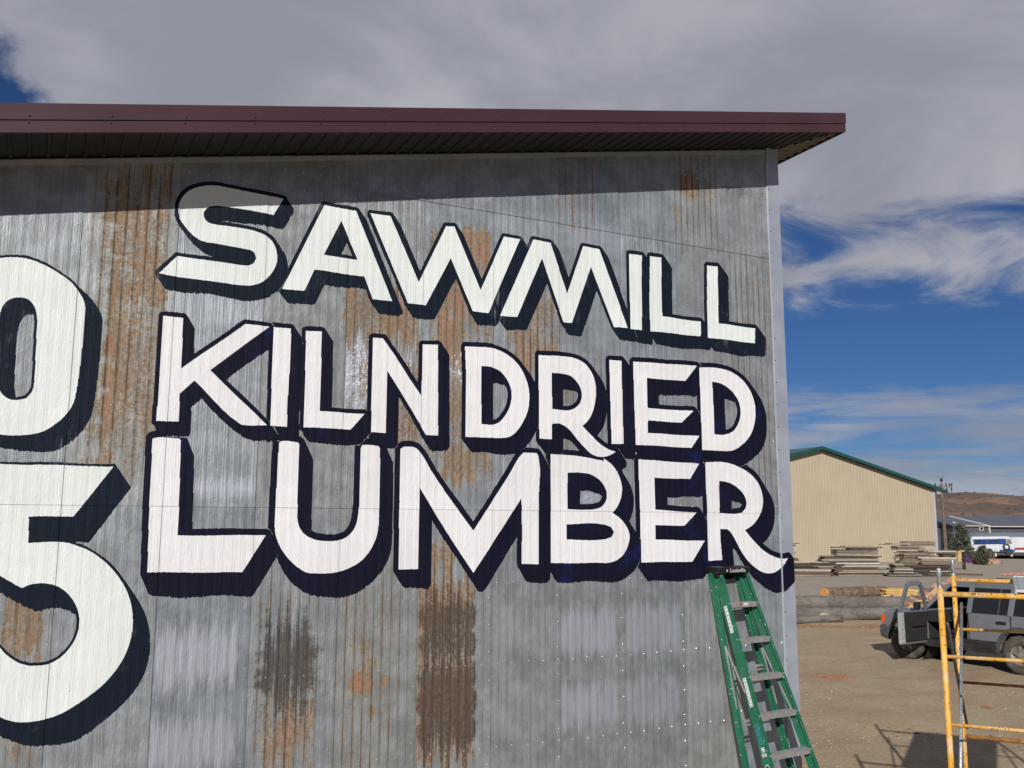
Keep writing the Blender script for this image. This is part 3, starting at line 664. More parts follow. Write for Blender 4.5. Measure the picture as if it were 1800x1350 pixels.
for n_, (ch, st, loops) in enumerate(LET):
    px = [rounded(tr(s_)) for s_ in loops]; wl = [[on_wall(*q) for q in lp] for lp in px]
    cu_, cv_ = px[0][0]; (xa, za), (xb, zb_) = on_wall(cu_, cv_), on_wall(cu_+1, cv_); sc_ = math.hypot(xb-xa, zb_-za)*1.02
    xc, zc = on_wall(cu_, cv_+1); scz = abs(zc-za)
    r_, sx_, sz_ = STYLE[st]; ch5 = (ch == '5')
    if ch5: sx_, sz_ = 32, 40
    if st == 'l' and ch in 'LU': r_, sz_ = 12, 30
    i0 = math.floor((min(p[0] for lp in wl for p in lp)-SX0)/GW); i1 = math.ceil((max(p[0] for lp in wl for p in lp)-SX0)/GW)
    cols = {}
    for i in range(i0, i1+1):
        iv = col_crossings(wl, SX0+i*GW)
        if iv: cols[i] = iv
    nav = navy_of(cols, r_*scz, sx_*sc_, sz_*scz)
    if ch == 'R' and st == 'l':                          # the tail ends in a small upward flick
        for i in list(nav):
            if SX0+i*GW > TRIM1: del nav[i]
    nv = {}
    for i, iv in nav.items():                            # leave to a neighbour what its shade already covers
        rest = iv
        for (ta, tb) in taken.get(i, []):
            nr_ = []
            for a, b in rest:
                if tb <= a or ta >= b: nr_.append((a, b))
                else:
                    if a < ta-.002: nr_.append((a, ta))
                    if b > tb+.002: nr_.append((tb, b))
            rest = nr_
        if rest: nv[i] = rest
    for i, iv in nv.items(): taken[i] = union(taken.get(i, [])+iv)
    for i, iv in nav.items(): PAINT.setdefault(i, []).extend([(a, b, 'n', st) for a, b in iv])
    for i, iv in cols.items(): PAINT.setdefault(i, []).extend([(a, b, 'w', st) for a, b in iv])
    WM, NM = (PW1, PN1) if st in 'sn' else (PW2, PN2)
    VV, FF = paint_mesh(cols, .0014, .0022, .0022, n_*3+1); m = MB(); m.v = VV; m.f = FF; m.mi = [0]*len(FF)
    lt = m.build('painted_letter' if st != 'n' else 'painted_digit', WM, shed, True, 'white %s of %s' % (ch, word[st]) if st != 'n' else 'large white %s at the wall end' % ch)
    VV, FF = paint_mesh(nv, .0007, .0035, .0085, n_*3+2); m = MB(); m.v = VV; m.f = FF; m.mi = [0]*len(FF)
    m.build('letter_shade', NM, lt, True)
# --- screw heads of the wall, painted over where the lettering covers them
M_SCREW = simple('bright_screw', (.42, .44, .46), (.55, .57, .6), 40, .3, .5)
sm = MB()
def screw(x, z, r=.0058):
    if x > TRIM0-.01 or z > roof_z(x)-.05 or x < X0+.02: return
    i = (x-SX0)/GW; k = int(round(i)); row = 0 if z < ROW1 else (1 if z < ROW2 else 2)
    y = float(surf(np.float64(i), z, math.floor(i/144), row)); sm.cur = 0
    for a, b, t, st in PAINT.get(k, []):
        if a < z < b:
            if t == 'w': sm.cur = 1 if st in 'sn' else 2; break
            sm.cur = 3
    sm.lathe([(0, r), (.0022, r*.95), (.0042, r*.55), (.0050, r*.05)], (x, y+.0005, z), (0, -1, 0), 7)
GZ = 2.9+.0183*6.7-.03
rowsz = [2.9-.0631*6.7, 2.9-.1547*6.7, 2.9-.2463*6.7, 3.075]+[3.075+.6*k for k in range(1, 4)]+[5.36, 5.50, 6.1]
rowsz += [1.25-.61, .64-.55]
for zr in rowsz:
    x = X0+.05; k = 0
    while x < TRIM0:
        screw(x+random.uniform(-.008, .008), zr+random.uniform(-.006, .006)+.008*math.sin(x*1.3)); x += PITCH/9*2*(1 if k % 2 else 1)
        k += 1
for sh in range(-13, 11):
    z = .1
    while z < 6.5:
        if random.random() < .93: screw(SX0+sh*PITCH-.022+random.uniform(-.006, .006), z+random.uniform(-.01, .01))
        z += .205 if z < ROW1 else .30
z = .25
while z < 6.3:
    sm.cur = 4; sm.lathe([(0, .006), (.004, .004), (.005, .001)], (TRIM0+.012, -.0225, z), (0, -1, 0), 6); z += .21
sm.build('screw_heads', [M_SCREW, PW1, PW2, PN1, M_DARK], shed, kind='stuff')
# ================================================================== LADDER
PHI = .108; LW = np.array([math.cos(PHI), math.sin(PHI), 0]); LO = np.array([math.sin(PHI), -math.cos(PHI), 0]); UPV = np.array([0, 0, 1.0])
bF = math.radians(21.8); dF = LO*math.sin(bF)-UPV*math.cos(bF); nF = LO*math.cos(bF)+UPV*math.sin(bF)
bR = math.radians(15.7); dR = LO*math.sin(bR)-UPV*math.cos(bR); nR = LO*math.cos(bR)+UPV*math.sin(bR)
T1 = np.array([5.457, -.248, 2.259])
lad = thing('step_ladder', 'green fibreglass step ladder with aluminium steps leaning on the corrugated wall', 'ladder', (5.46, -1.0, 0))
M_GREEN = Mat('green_fibreglass', .38)
M_GREEN.color(M_GREEN.mix(M_GREEN.math('MULTIPLY', M_GREEN.step(M_GREEN.noise(42, 4, .65), .655, .675), .9), M_GREEN.mix(M_GREEN.math('MULTIPLY', M_GREEN.step(M_GREEN.noise(9, 6, .7), .48, .66), .45), M_GREEN.mix(M_GREEN.step(M_GREEN.noise(5, 5, .6), .3, .7), (.008, .105, .052), (.013, .140, .072)), (.06, .14, .10)), (.62, .65, .62)))
M_GREEN = M_GREEN.m
M_ALU = simple('dull_aluminium', (.36, .36, .355), (.47, .47, .46), 30, .38, .55)
M_BLACKP = Mat('paint_spattered_black_plastic', .45); nn = M_BLACKP.noise(75, 3, .6); M_BLACKP.color(M_BLACKP.mix(M_BLACKP.step(nn, .70, .73), (.008, .008, .009), (.5, .52, .53))); M_BLACKP = M_BLACKP.m
M_WHITE = simple('white_sticker', (.55, .57, .55), (.66, .68, .66), 40, .5); M_REDL = simple('red_print', (.45, .06, .05), (.5, .08, .06), 20, .5); M_BLK = simple('black_print', (.012, .012, .012), (.02, .02, .02), 20, .5); M_TEAL = simple('teal_sticker', (.015, .14, .16), (.03, .19, .2), 20, .5)
def rail(s_, T, d, n, w0, dw, k0, length, depth, lab):
    """channel rail; s_ -1 or 1 side; T centre of the first step; k0 metres above it"""
    a = T+s_*LW*(w0+dw*k0/.305)+d*k0; b = T+s_*LW*(w0+dw*(k0+length)/.305)+d*(k0+length); dd = (b-a)/np.linalg.norm(b-a)
    m = MB(); ax = np.cross(n, dd); ax /= np.linalg.norm(ax)
    if ax@LW < 0: ax = -ax
    m.box((a+b)/2-n*depth/2, (np.linalg.norm(b-a), .004, depth), (dd, ax, n))
    for q in (-.002, -depth+.002): m.box((a+b)/2+n*q-s_*ax*.015, (np.linalg.norm(b-a), .030, .004), (dd, ax, n))
    return m.build('rail', M_GREEN, lad), a, b, dd, ax
fl = {}
for s_ in (-1, 1):
    o, a, b, dd, ax = rail(s_, T1, dF, nF, .182, .018, -.27, 2.66, .082, ''); fl[s_] = (a, b, dd, ax)
    m = MB(); m.box(b, (.05, .02, .10), (dd, ax, nF)); m.build('rubber_foot', M_BLK, o)
TR = np.array([5.44, -.085, 2.51])-LW*.028
for s_ in (-1, 1): rail(s_, TR, dR, nR, .172, .0185, .0, 2.6, .055, '')
for k in range(8):
    c = T1+dF*.305*k; w_ = .182+.018*k-.004
    m = MB(); m.box(c-LO*.040, (2*w_, .078, .004), (LW, LO, UPV)); m.box(c-UPV*.018+LO*.001, (2*w_, .004, .040), (LW, LO, UPV)); m.box(c-UPV*.014-LO*.079, (2*w_, .004, .030), (LW, LO, UPV))
    for q in range(5): m.box(c-LO*(.010+.014*q)+UPV*.003, (2*w_-.02, .004, .003), (LW, LO, UPV))
    o = m.build('step', M_ALU, lad)
    if k < 5:
        for s_ in (-1, 1): m = MB(); m.beam(c+s_*LW*(w_-.012)-LO*.04-UPV*.01, c+s_*LW*(w_-.004)-LO*.06-UPV*.09, .016, .003); m.build('step_brace', M_ALU, lad)
    if k == 0:
        m = MB(); m.box(c-UPV*.012+LO*.0045-LW*.035, (.030, .001, .022), (LW, LO, UPV)); m.build('warning_label', M_REDL, o, label='red label on the step front')
        m = MB(); m.box(c-UPV*.012+LO*.0045+LW*.02, (.055, .001, .022), (LW, LO, UPV)); m.build('warning_label', M_WHITE, o, label='white label on the step front')
for dd_ in (.30, .80, 1.22, 1.7, 2.15):
    w_ = .172+.0185*dd_/.305; c = TR+dR*dd_-nR*.03
    m = MB(); m.box(c, (2*w_, .006, .022), (LW, nR, dR)); m.box(c+dR*.03, (2*w_, .006, .014), (LW, nR, dR)); m.build('rear_bar', M_ALU, lad)
for s_ in (-1, 1):
    a = T1+dF*.60+s_*LW*(.182+.036)-nF*.05; b = TR+dR*1.12+s_*LW*.235; mid = (a+b)/2-UPV*.22+LW*s_*.01; mid = a*.6+b*.4-UPV*.02+(-nF)*.06
    q = TR+dR*.62+s_*LW*.21
    m = MB(); m.beam(a+dF*.30, q, .016, .004); m.beam(q, b, .016, .004); m.build('spreader', M_ALU, lad)
ct = T1-dF*.275; m = MB(); cn = UPV*.995+LO*.06; cn /= np.linalg.norm(cn); cf = np.cross(cn, LW); cf /= np.linalg.norm(cf)
if cf@LO < 0: cf = -cf
cc = ct-cf*.060+cn*.014-LW*.012
m.box(cc, (.380, .172, .052), (LW, cf, cn)); m.box(cc-cn*.035-LW*.16, (.05, .12, .05), (LW, cf, cn)); m.box(cc-cn*.035+LW*.16, (.05, .12, .05), (LW, cf, cn))
cap = m.build('top_cap', M_BLACKP, lad, bevel=.006)
def lettering(text, size, origin, right, up, mat, parent, name, depth=.0006):
    cu2 = bpy.data.curves.new('t', 'FONT'); cu2.body = text; cu2.size = size; cu2.extrude = depth; cu2.resolution_u = 2; cu2.align_x = 'CENTER'; cu2.align_y = 'CENTER'
    to = bpy.data.objects.new('t', cu2); C.objects.link(to); bpy.context.view_layer.update()
    me = bpy.data.meshes.new_from_object(to.evaluated_get(bpy.context.evaluated_depsgraph_get())); bpy.data.objects.remove(to)
    m = MB(); r = np.array(right); u = np.array(up); n = np.cross(r, u)
    m.add([np.array(origin)+r*v_.co.x+u*v_.co.y+n*v_.co.z for v_ in me.vertices], [tuple(p.vertices) for p in me.polygons])
    return m.build(name, mat, parent)
lettering('Louisville', .050, cc+cf*.0885+LW*.030, LW, cn, M_WHITE, cap, 'cap_lettering')
m = MB(); m.prism([(0, 0), (.022, .011), (0, .022)], lambda p: cc+cf*.0882-LW*(.105-p[0])+cn*(p[1]-.011), lambda p: cc+cf*.0892-LW*(.105-p[0])+cn*(p[1]-.011)); m.build('cap_emblem', M_WHITE, cap)
# labels on the outer face of the near front rail
a, b, dd, ax = fl[-1]
def strip_label(t0, t1, wd, mat, name, lines=0):
    c = a+dd*(t0+t1)/2-nF*.041-ax*.0026
    m = MB(); m.box(c, (t1-t0, .0008, wd), (dd, ax, nF)); o = m.build(name, mat, lad)
    if lines:
        m = MB()
        for k in range(lines): m.box(a+dd*(t0+(k+.5)*(t1-t0)/lines)-nF*(.041+random.uniform(-.006, .006))-ax*.0034, (.004, .0008, wd*random.uniform(.4, .8)), (dd, ax, nF))
        m.build('label_print', M_BLK, o)
strip_label(.28, .51, .036, M_WHITE, 'rail_label', 7); strip_label(.88, 1.11, .036, M_WHITE, 'rail_label', 12)
strip_label(1.24, 1.40, .040, M_TEAL, 'rail_label', 4); strip_label(1.42, 1.455, .034, M_WHITE, 'rail_label', 2); strip_label(1.465, 1.49, .05, M_WHITE, 'rail_label', 2)
c = a+dd*1.60-nF*.041-ax*.003
for rr, mt, off in ((.040, M_WHITE, 0), (.034, M_BLK, .0008), (.018, M_WHITE, .0016)):
    m = MB(); m.prism([(rr*1.35*math.cos(t*math.pi/8), rr*.62*math.sin(t*math.pi/8)) for t in range(16)], lambda p: c-ax*off+dd*p[0]+nF*p[1], lambda p: c-ax*(off+.0007)+dd*p[0]+nF*p[1]); m.build('rail_emblem', mt, lad)
# ================================================================== SCAFFOLD
sc = thing('scaffold', 'yellow tube scaffold frames with steel pins and a grey walk board', 'scaffold', (7.0, -1.5, 0))
PY = Mat('chipped_yellow_paint', .42); chip = PY.step(PY.noise(30, 6, .75), .575, .61)
yc = PY.mix(PY.step(PY.noise(3, 5, .6), .3, .7), (.66, .32, .03), (.74, .40, .07)); yc = PY.mix(PY.math('MULTIPLY', PY.step(PY.noise(8, 6, .7), .46, .60), .75), yc, (.68, .50, .29)); PY.color(PY.mix(chip, yc, (.13, .065, .03))); PY.bump(PY.noise(30, 4, .6), .3, .002); PY = PY.m
GALV = simple('galvanised_tube', (.28, .31, .33), (.52, .55, .57), 45, .35, .6, bump=.3, bscale=70)
RUSTT = simple('dark_brace_steel', (.050, .048, .045), (.11, .095, .08), 25, .5, .3)
BRUST = simple('rusty_brown_tube', (.23, .10, .035), (.42, .20, .05), 14, .5)
BOARD = simple('weathered_alu_board', (.40, .41, .40), (.52, .53, .51), 9, .5, .2)
FA = np.array([6.05, -1.75]); FB = np.array([7.77, -.50]); BD = np.array([.594, -.804]); WID = 1.524
def p3(xy, z): return np.array([xy[0], xy[1], z])
for q, (A0, far_) in enumerate(((FA, 0), (FB, 1))):
    rt = .0215
    for e in (0, 1):
        b0 = A0+BD*WID*e
        m = MB(); m.tube([p3(b0, .12), p3(b0, 2.452)], rt, 14); po = m.build('post', PY, sc, True)
        m = MB(); m.tube([p3(b0, 2.44), p3(b0, 2.585), p3(b0, 2.598), p3(b0, 2.602)], [.0175, .0175, .0155, .009], 14); m.tube([p3(b0, 2.44), p3(b0, 2.475)], .0195, 14)
        m.build('coupling_pin', GALV, sc, True)
        m = MB(); m.lathe([(0, .0052), (.0005, .0001)], p3(b0, 2.565)+np.array([-.0168, -.006, 0]), (-1, -.35, 0), 8); m.build('pin_hole', M_BLK, po)
        m = MB(); m.lathe([(-.02, .03), (-.022, .085), (-.015, .10), (.015, .10), (.022, .085), (.02, .03)], p3(b0, .10), (p3(BD, 0)), 18); m.tube([p3(b0, .1), p3(b0, .3)], .014, 8); m.build('caster', M_DARK, sc)
    m = MB(); zt2 = 2.432-.0215+.0; e0 = p3(A0, zt2)
    m.tube([p3(A0, zt2), p3(A0+BD*WID, zt2)], .0205, 14); m.build('top_bar', PY, sc, True)
    for z in (1.962, 1.482, 1.002, .522):
        m = MB(); m.tube([p3(A0, z), p3(A0+BD*WID, z)], .0135 if z != 1.002 or not far_ else .02, 10)
        m.build('rung', BRUST if (far_ and z < 1.6) else PY, sc, True, label='browned rusty rung' if (far_ and z < 1.6) else None)
    for z in (2.20, 1.08):
        m = MB(); m.tube([p3(A0, z), p3(A0-np.array([BD[1], -BD[0]])*.045, z)], .006, 6); m.build('brace_lug', GALV, sc)
pv = (FB-FA)/np.linalg.norm(FB-FA)
def brace(z0, z1, mat, off, A0=FA, A1=FB, r=.013):
    m = MB(); m.tube([p3(A0+BD*off, z0), p3(A1+BD*off, z1)], r, 8); m.build('cross_brace', mat, sc, True)
brace(2.20, 1.08, RUSTT, .035); brace(1.08, 2.20, GALV, .055)
brace(2.20, 1.08, RUSTT, WID-.035); brace(1.08, 2.20, GALV, WID-.06)
wb0 = .495; wbz = 2.452
ux, uy = p3(pv, 0), p3(BD, 0)
for kk in range(2):
    m = MB(); w0_ = wb0+kk*.53; cxy = (FA+FB)/2+BD*(w0_+.255); c = p3(cxy, wbz-.0)
    m.box(c-UPV*.003, (2.20, .50, .006), (ux, uy, UPV))
    for q in range(9): m.box(c+uy*(-.22+.055*q)+UPV*.002, (2.16, .012, .004), (ux, uy, UPV))
    for q in (-.25, .25): m.box(c+uy*q-UPV*.008, (2.20, .012, .03), (ux, uy, UPV))
    for q in (-1, 1): m.box(c+ux*q*1.08-UPV*.0, (.05, .50, .02), (ux, uy, UPV))
    m.build('walk_board', BOARD, sc)
# ================================================================== JEEP-LIKE WAGON
JF = np.array([17.62, 8.68]); JR = np.array([17.75, 6.02]); jd = JF-JR; WB = float(np.linalg.norm(jd)); jang = math.atan2(jd[1], jd[0])
jl = np.array([-jd[1], jd[0]])/WB                       # towards the wagon's left side
tr_ = .80                                              # half track
ax0 = JF-jl*(.86)                                      # on the centre line under the front axle
car = thing('station_wagon', 'dusty grey-blue four wheel drive wagon with its driver door open', 'car', (ax0[0], ax0[1], 0), rotz=jang)
CARP = Mat('dusty_greyblue_paint', .38, .15)
cz = CARP.N.new('ShaderNodeSeparateXYZ'); CARP.L.new(CARP.pos, cz.inputs[0])
dustm = CARP.math('MULTIPLY', CARP.math('SUBTRACT', 1.0, CARP.step(cz.outputs[2], .35, 1.15)), CARP.math('ADD', CARP.math('MULTIPLY', CARP.noise(5, 5, .6), .5), .2))
CARP.color(CARP.mix(dustm, CARP.mix(CARP.step(CARP.noise(2, 5, .6), .3, .7), (.155, .165, .190), (.185, .195, .220)), (.20, .175, .14))); CARP = CARP.m
CLAD = simple('dusty_dark_cladding', (.040, .042, .048), (.075, .072, .068), 6, .7); GLASS = Mat('dark_window_glass', .06); GLASS.color((.012, .014, .016)); GLASS = GLASS.m
INT = simple('dark_interior', (.012, .012, .013), (.02, .02, .022), 5, .85); TYRE = simple('dusty_tyre_rubber', (.050, .045, .038), (.115, .098, .075), 8, .9); RIM = simple('dusty_alloy', (.20, .18, .15), (.30, .265, .22), 8, .5, .3)
ORANGE = simple('orange_lens', (.60, .09, .015), (.7, .12, .02), 5, .3); JAMB = simple('pale_door_jamb', (.30, .30, .29), (.48, .48, .46), 25, .5, .2); DTRIM = simple('charcoal_door_trim', (.009, .009, .009), (.018, .015, .014), 9, .95)
HW = .86; ZS = 1.05
def J(u, v_, w): return (u if u < .45 else .45+(u-.45)*.62, v_, w*ZS)
AF, AR, RA = 0.0, -WB, .45
def arch(cx, w0, r, n=9, rev=False):
    p = [(cx+r*math.cos(math.pi*(k/(n-1))), .36+r*math.sin(math.pi*(k/(n-1)))*1.0) for k in range(n)]
    return p
lowb = .33
def side_poly(opening):
    """outline of a body side, clockwise from the front foot"""
    p = [(.72, .45), (.74, .88), (.55, .98), (-.40, 1.04)]
    if opening: p += [(-.52, 1.05), (-.52, .42), (-1.50, .42), (-1.50, 1.07)]
    p += [(-1.55, 1.07), (-3.62, 1.08), (-3.72, .98), (-3.74, .50)]
    p += [(-3.30, .42)]+[(x_, max(z_, lowb)) for x_, z_ in arch(AR, 0, RA)][::-1][0:0]
    p += [(AR-RA*math.cos(t), .36+RA*math.sin(t)) for t in np.linspace(0.05, math.pi-.05, 9)]
    p += [(AR+RA+.04, lowb), (AF-RA-.04, lowb)]
    p += [(AF-RA*math.cos(t), .36+RA*math.sin(t)) for t in np.linspace(0.05, math.pi-.05, 9)]
    return p
for sgn, op in ((1, True), (-1, False)):
    m = MB()
    def fo(p, s_=sgn):
        tum = .05*max(0, (p[1]-.55))/.5; return J(p[0], s_*(HW-.02-tum*.6+(.03 if .35 < p[1] < .9 else 0)), p[1])
    def fi(p, s_=sgn): return J(p[0], s_*(HW-.10), p[1])
    m.prism(side_poly(op), fi, fo) if sgn > 0 else m.prism(side_poly(op), fo, fi)
    m.build('body_side', CARP, car, bevel=.012)
    m = MB()
    for c_ in (AF, AR):                                  # flares over the wheels
        m = MB(); ts = np.linspace(.0, math.pi, 13)
        for a_, b_ in zip(ts[:-1], ts[1:]):
            q = [(c_+r_*math.cos(t), .36+r_*math.sin(t)) for r_, t in ((RA, a_), (RA+.07, a_), (RA+.07, b_), (RA, b_))]
            m.prism(q, lambda p: J(p[0], sgn*(HW-.03), p[1]), lambda p: J(p[0], sgn*(HW+.035), p[1]))
        m.build('wheel_flare', CLAD, car)
        m = MB(); m.box(J(-WB/2, sgn*(HW+.005), .40), (WB-2*RA-.16, .035, .15*ZS)); m.box(J(-WB/2-.42, sgn*(HW+.012), .52), (.86, .02, .09)); m.build('sill_cladding', CLAD, car, bevel=.008)
m = MB()                                                 # hood, grille, firewall, floor, tail
hood = [(.74, .86), (.70, .93), (.45, 1.00), (-.45, 1.07), (-.50, 1.03), (-.50, .70), (.70, .60)]
m.prism(hood, lambda p: J(p[0], -(HW-.05), p[1]), lambda p: J(p[0], HW-.05, p[1])); m.build('hood', CARP, car, bevel=.02)
m = MB(); m.prism([(.70, .58), (.765, .62), (.765, .86), (.74, .88), (.70, .88)], lambda p: J(p[0], -.80, p[1]), lambda p: J(p[0], .80, p[1])); m.build('grille', CLAD, car)
m = MB(); m.prism([(.62, .36), (.80, .40), (.86, .50), (.86, .64), (.78, .68), (.62, .66)], lambda p: J(p[0], -.86, p[1]), lambda p: J(p[0], .86, p[1]))
for sgn in (-1, 1): m.prism([(.25+.20, .40), (.80, .40), (.84, .50), (.84, .64), (.60, .67), (.45, .60)], lambda p: J(p[0], sgn*.80, p[1]), lambda p: J(p[0], sgn*.89, p[1]))
m.build('front_bumper', CLAD, car, bevel=.02)
m = MB(); m.box(J(.70, .835, .80), (.10, .07, .15)); m.build('marker_lamp', ORANGE, car); m = MB(); m.box(J(.70, -.835, .80), (.10, .07, .15)); m.build('marker_lamp', ORANGE, car)
for sgn in (-1, 1): m = MB(); m.box(J(.755, sgn*.60, .78), (.03, .26, .14)); m.build('headlight', GLASS, car)
m = MB(); m.box(J(-1.9, 0, .40), (3.5, 1.5, .08)); m.box(J(-.50, 0, .75), (.06, 1.5, .6)); m.box(J(-3.70, 0, .75), (.05, 1.62, .66)); m.box(J(-.72, .1, .93), (.35, 1.45, .22)); m.build('floor_and_dash', INT, car)
m = MB(); m.prism([(-3.72, .40), (-3.86, .42), (-3.88, .60), (-3.72, .64)], lambda p: J(p[0], -.86, p[1]), lambda p: J(p[0], .86, p[1])); m.build('rear_bumper', CLAD, car)
for u_, v_ in ((-1.55, .38), (-1.55, -.38), (-2.55, .30), (-2.55, -.30)):
    m = MB(); m.box(J(u_+.15, v_, .62), (.5, .50, .14)); m.beam(J(u_-.10, v_, .62), J(u_-.28, v_, 1.16), .12, .46, (1, 0, 0)); m.beam(J(u_-.29, v_, 1.2), J(u_-.33, v_, 1.36), .08, .26, (1, 0, 0)); m.build('seat', INT, car, bevel=.03)
m = MB(); m.tube([J(-.98+.06*math.cos(t), .38+.19*math.sin(t), .98+.17*math.cos(t)) for t in np.linspace(0, 2*math.pi, 17)], .015, 6); m.tube([J(-.98, .38, .98), J(-.8, .38, .92)], .03, 6); m.build('steering_wheel', INT, car)
ROOFZ = 1.66; TI = .64                                   # roof half width
m = MB(); m.prism([(-.98, 1.585), (-1.20, 1.645), (-1.7, ROOFZ+.012), (-3.0, ROOFZ+.005), (-3.48, 1.625), (-3.50, 1.575), (-1.0, 1.555)], lambda p: J(p[0], -TI-.02, p[1]), lambda p: J(p[0], TI+.02, p[1])); m.build('roof', CARP, car, bevel=.02)
for sgn in (-1, 1):
    def gp(u_, w): k = (w-1.06)/(1.60-1.06); return J(u_, sgn*((HW-.055)*(1-k)+TI*k), w)
    m = MB(); mats = [(-.46, 1.05, -1.03, 1.60, .075), (-1.545, 1.06, -1.56, 1.61, .10), (-2.46, 1.06, -2.50, 1.61, .11), (-3.52, 1.06, -3.36, 1.61, .13)]
    for a_, b_, c_, d_, w in mats: m.beam(gp(a_, b_), gp(c_, d_), .05, w, (0, 1, 0))
    m.beam(gp(-1.0, 1.585), gp(-3.4, 1.60), .045, .06, (0, 1, 0)); m.build('window_pillars', CARP, car, bevel=.006)
    def pane(q):
        m = MB(); vs = [gp(*k) for k in q]; m.quad(*vs); m.quad(*[(x_, y_-sgn*.008, z_) for x_, y_, z_ in vs][::-1]); return m.build('window_pane', GLASS, car)
    pane([(-1.60, 1.07), (-2.41, 1.07), (-2.45, 1.585), (-1.61, 1.585)]); pane([(-2.52, 1.07), (-3.45, 1.07), (-3.33, 1.585), (-2.56, 1.585)])
    if sgn < 0: pane([(-.56, 1.07), (-1.50, 1.07), (-1.51, 1.585), (-1.06, 1.585)])
    m = MB(); m.beam(gp(-2.20, 1.07), gp(-2.22, 1.59), .012, .025, (0, 1, 0)); m.build('window_divider', CLAD, car)
    m = MB(); m.box(J(-2.28, sgn*(HW-.010), .93), (.20, .03, .055)); m.build('door_handle', M_BLK, car)
    m = MB()                                             # door seam
    for a_, b_ in (((-1.56, 1.06), (-1.56, .42)), ((-2.50, 1.06), (-2.50, .82)), ((-2.50, .82), (-2.30, .66))):
        m.beam(J(a_[0], sgn*(HW+.004 if b_[1] < .6 else HW-.012), a_[1]), J(b_[0], sgn*(HW+.002), b_[1]), .012, .008, (1, 0, 0))
    m.build('door_seam', M_BLK, car, kind='stuff')
    m = MB(); m.tube([J(-1.3, sgn*.60, 1.70), J(-3.2, sgn*.60, 1.695)], .014, 6)
    for q in (-1.3, -2.2, -3.2): m.box(J(q, sgn*.60, 1.685), (.05, .03, .035))
    m.build('roof_rail', M_BLK, car)
m = MB(); m.quad(J(-.50, -.77, 1.07), J(-.50, .77, 1.07), J(-1.03, .62, 1.585), J(-1.03, -.62, 1.585)); m.build('windscreen', GLASS, car)
m = MB(); m.quad(J(-3.66, .74, 1.10), J(-3.66, -.74, 1.10), J(-3.50, -.62, 1.56), J(-3.50, .62, 1.56)); m.build('rear_window', GLASS, car)
def wheel(u_, sgn, turn=0.0):
    R_ = .378; c = np.array([u_, sgn*(.80), R_]); axv = np.array([math.sin(turn)*-1, math.cos(turn), 0])*sgn
    m = MB(); m.lathe([(-.11, .20), (-.115, .30), (-.10, R_-.012), (-.06, R_), (.06, R_), (.10, R_-.012), (.115, .30), (.10, .215), (.07, .205)], c, axv, 28)
    for k in range(28):
        t = 2*math.pi*k/28; uu = np.cross(axv, (0, 0, 1)); d = uu*math.cos(t)+UPV*math.sin(t); m.box(c+d*(R_-.001)+axv*.055*(1 if k % 2 else -1), (.035, .075, .012), (np.cross(d, axv), axv, d))
    ty = m.build('wheel', TYRE, car, True)
    m = MB(); m.lathe([(.05, .206), (.085, .200), (.06, .18), (.03, .165)], c, axv, 24); m.lathe([(.03, .166), (.02, .001)], c, axv, 24)
    for k in range(5):
        t = 2*math.pi*k/5+.3; uu = np.cross(axv, (0, 0, 1)); d = uu*math.cos(t)+UPV*math.sin(t); m.beam(c+axv*.06+d*.03, c+axv*.055+d*.185, .06, .03, np.cross(d, axv))
    m.lathe([(.055, .06), (.085, .05), (.09, .001)], c, axv, 14); m.build('rim', RIM, ty)
wheel(AF, 1, .12); wheel(AR, 1); wheel(AF, -1, .12); wheel(AR, -1)
for c_ in (AF, AR):
    m = MB(); m.lathe([(-.72, .44), (.72, .44)], (c_, 0, .36), (0, 1, 0), 16); m.build('wheel_well', INT, car)
m = MB(); m.tube([(AF, -.8, .36), (AF, .8, .36)], .04, 8); m.tube([(AR, -.8, .36), (AR, .8, .36)], .05, 8); m.tube([(-.2, .1, .33), (AR, .1, .33)], .035, 8); m.box((AR+.1, .1, .36), (.25, .25, .22)); m.build('axles', M_DARK, car)
# open door
OPEN = math.radians(84); hx, hy = -.52, HW-.03
dirn = np.array([-math.cos(OPEN), math.sin(OPEN), 0]); nout = np.array([math.sin(OPEN), math.cos(OPEN), 0])   # outer skin faces forward when open
def DP(s_, w, t): p = np.array([hx, hy, 0])+dirn*s_+nout*t; return (p[0], p[1], w*ZS)
low = [(.0, .46), (.02, .40), (.96, .40), (1.0, .46), (1.0, 1.06), (.0, 1.05)]
m = MB(); m.prism(low, lambda p: DP(p[0], p[1], -.02), lambda p: DP(p[0], p[1], .06)); door = m.build('door', CARP, car, bevel=.01, label='open driver door')
m = MB(); m.prism([(.10, .46), (.88, .46), (.90, 1.04), (.06, 1.03)], lambda p: DP(p[0], p[1], -.065), lambda p: DP(p[0], p[1], -.021)); m.box(DP(.45, .78, -.10), (.5, .05, .05), (dirn, nout, UPV)); m.build('door_trim', DTRIM, door, bevel=.01)
m = MB(); m.prism([(.905, .43), (.995, .43), (1.0, 1.05), (.92, 1.05)], lambda p: DP(p[0], p[1], -.045), lambda p: DP(p[0], p[1], -.021)); m.prism([(0, 0), (.07, 0), (.07, 1), (0, 1)], lambda p: DP(1.002, .41+p[1]*.64, -.02+p[0]), lambda p: DP(1.006, .41+p[1]*.64, -.02+p[0])); m.build('door_jamb', JAMB, door)
m = MB(); fr = [(.0, 1.05), (.10, 1.20), (.42, 1.57), (.52, 1.63), (.90, 1.63), (.96, 1.58), (1.0, 1.06)]
tl_ = lambda w: -.19*(w-1.05)/.58
for p_, q_ in zip(fr[:-1], fr[1:]): m.beam(DP(p_[0], p_[1], tl_(p_[1])), DP(q_[0], q_[1], tl_(q_[1])), .05, .10, nout)
m.build('window_frame', CARP, door, bevel=.008)
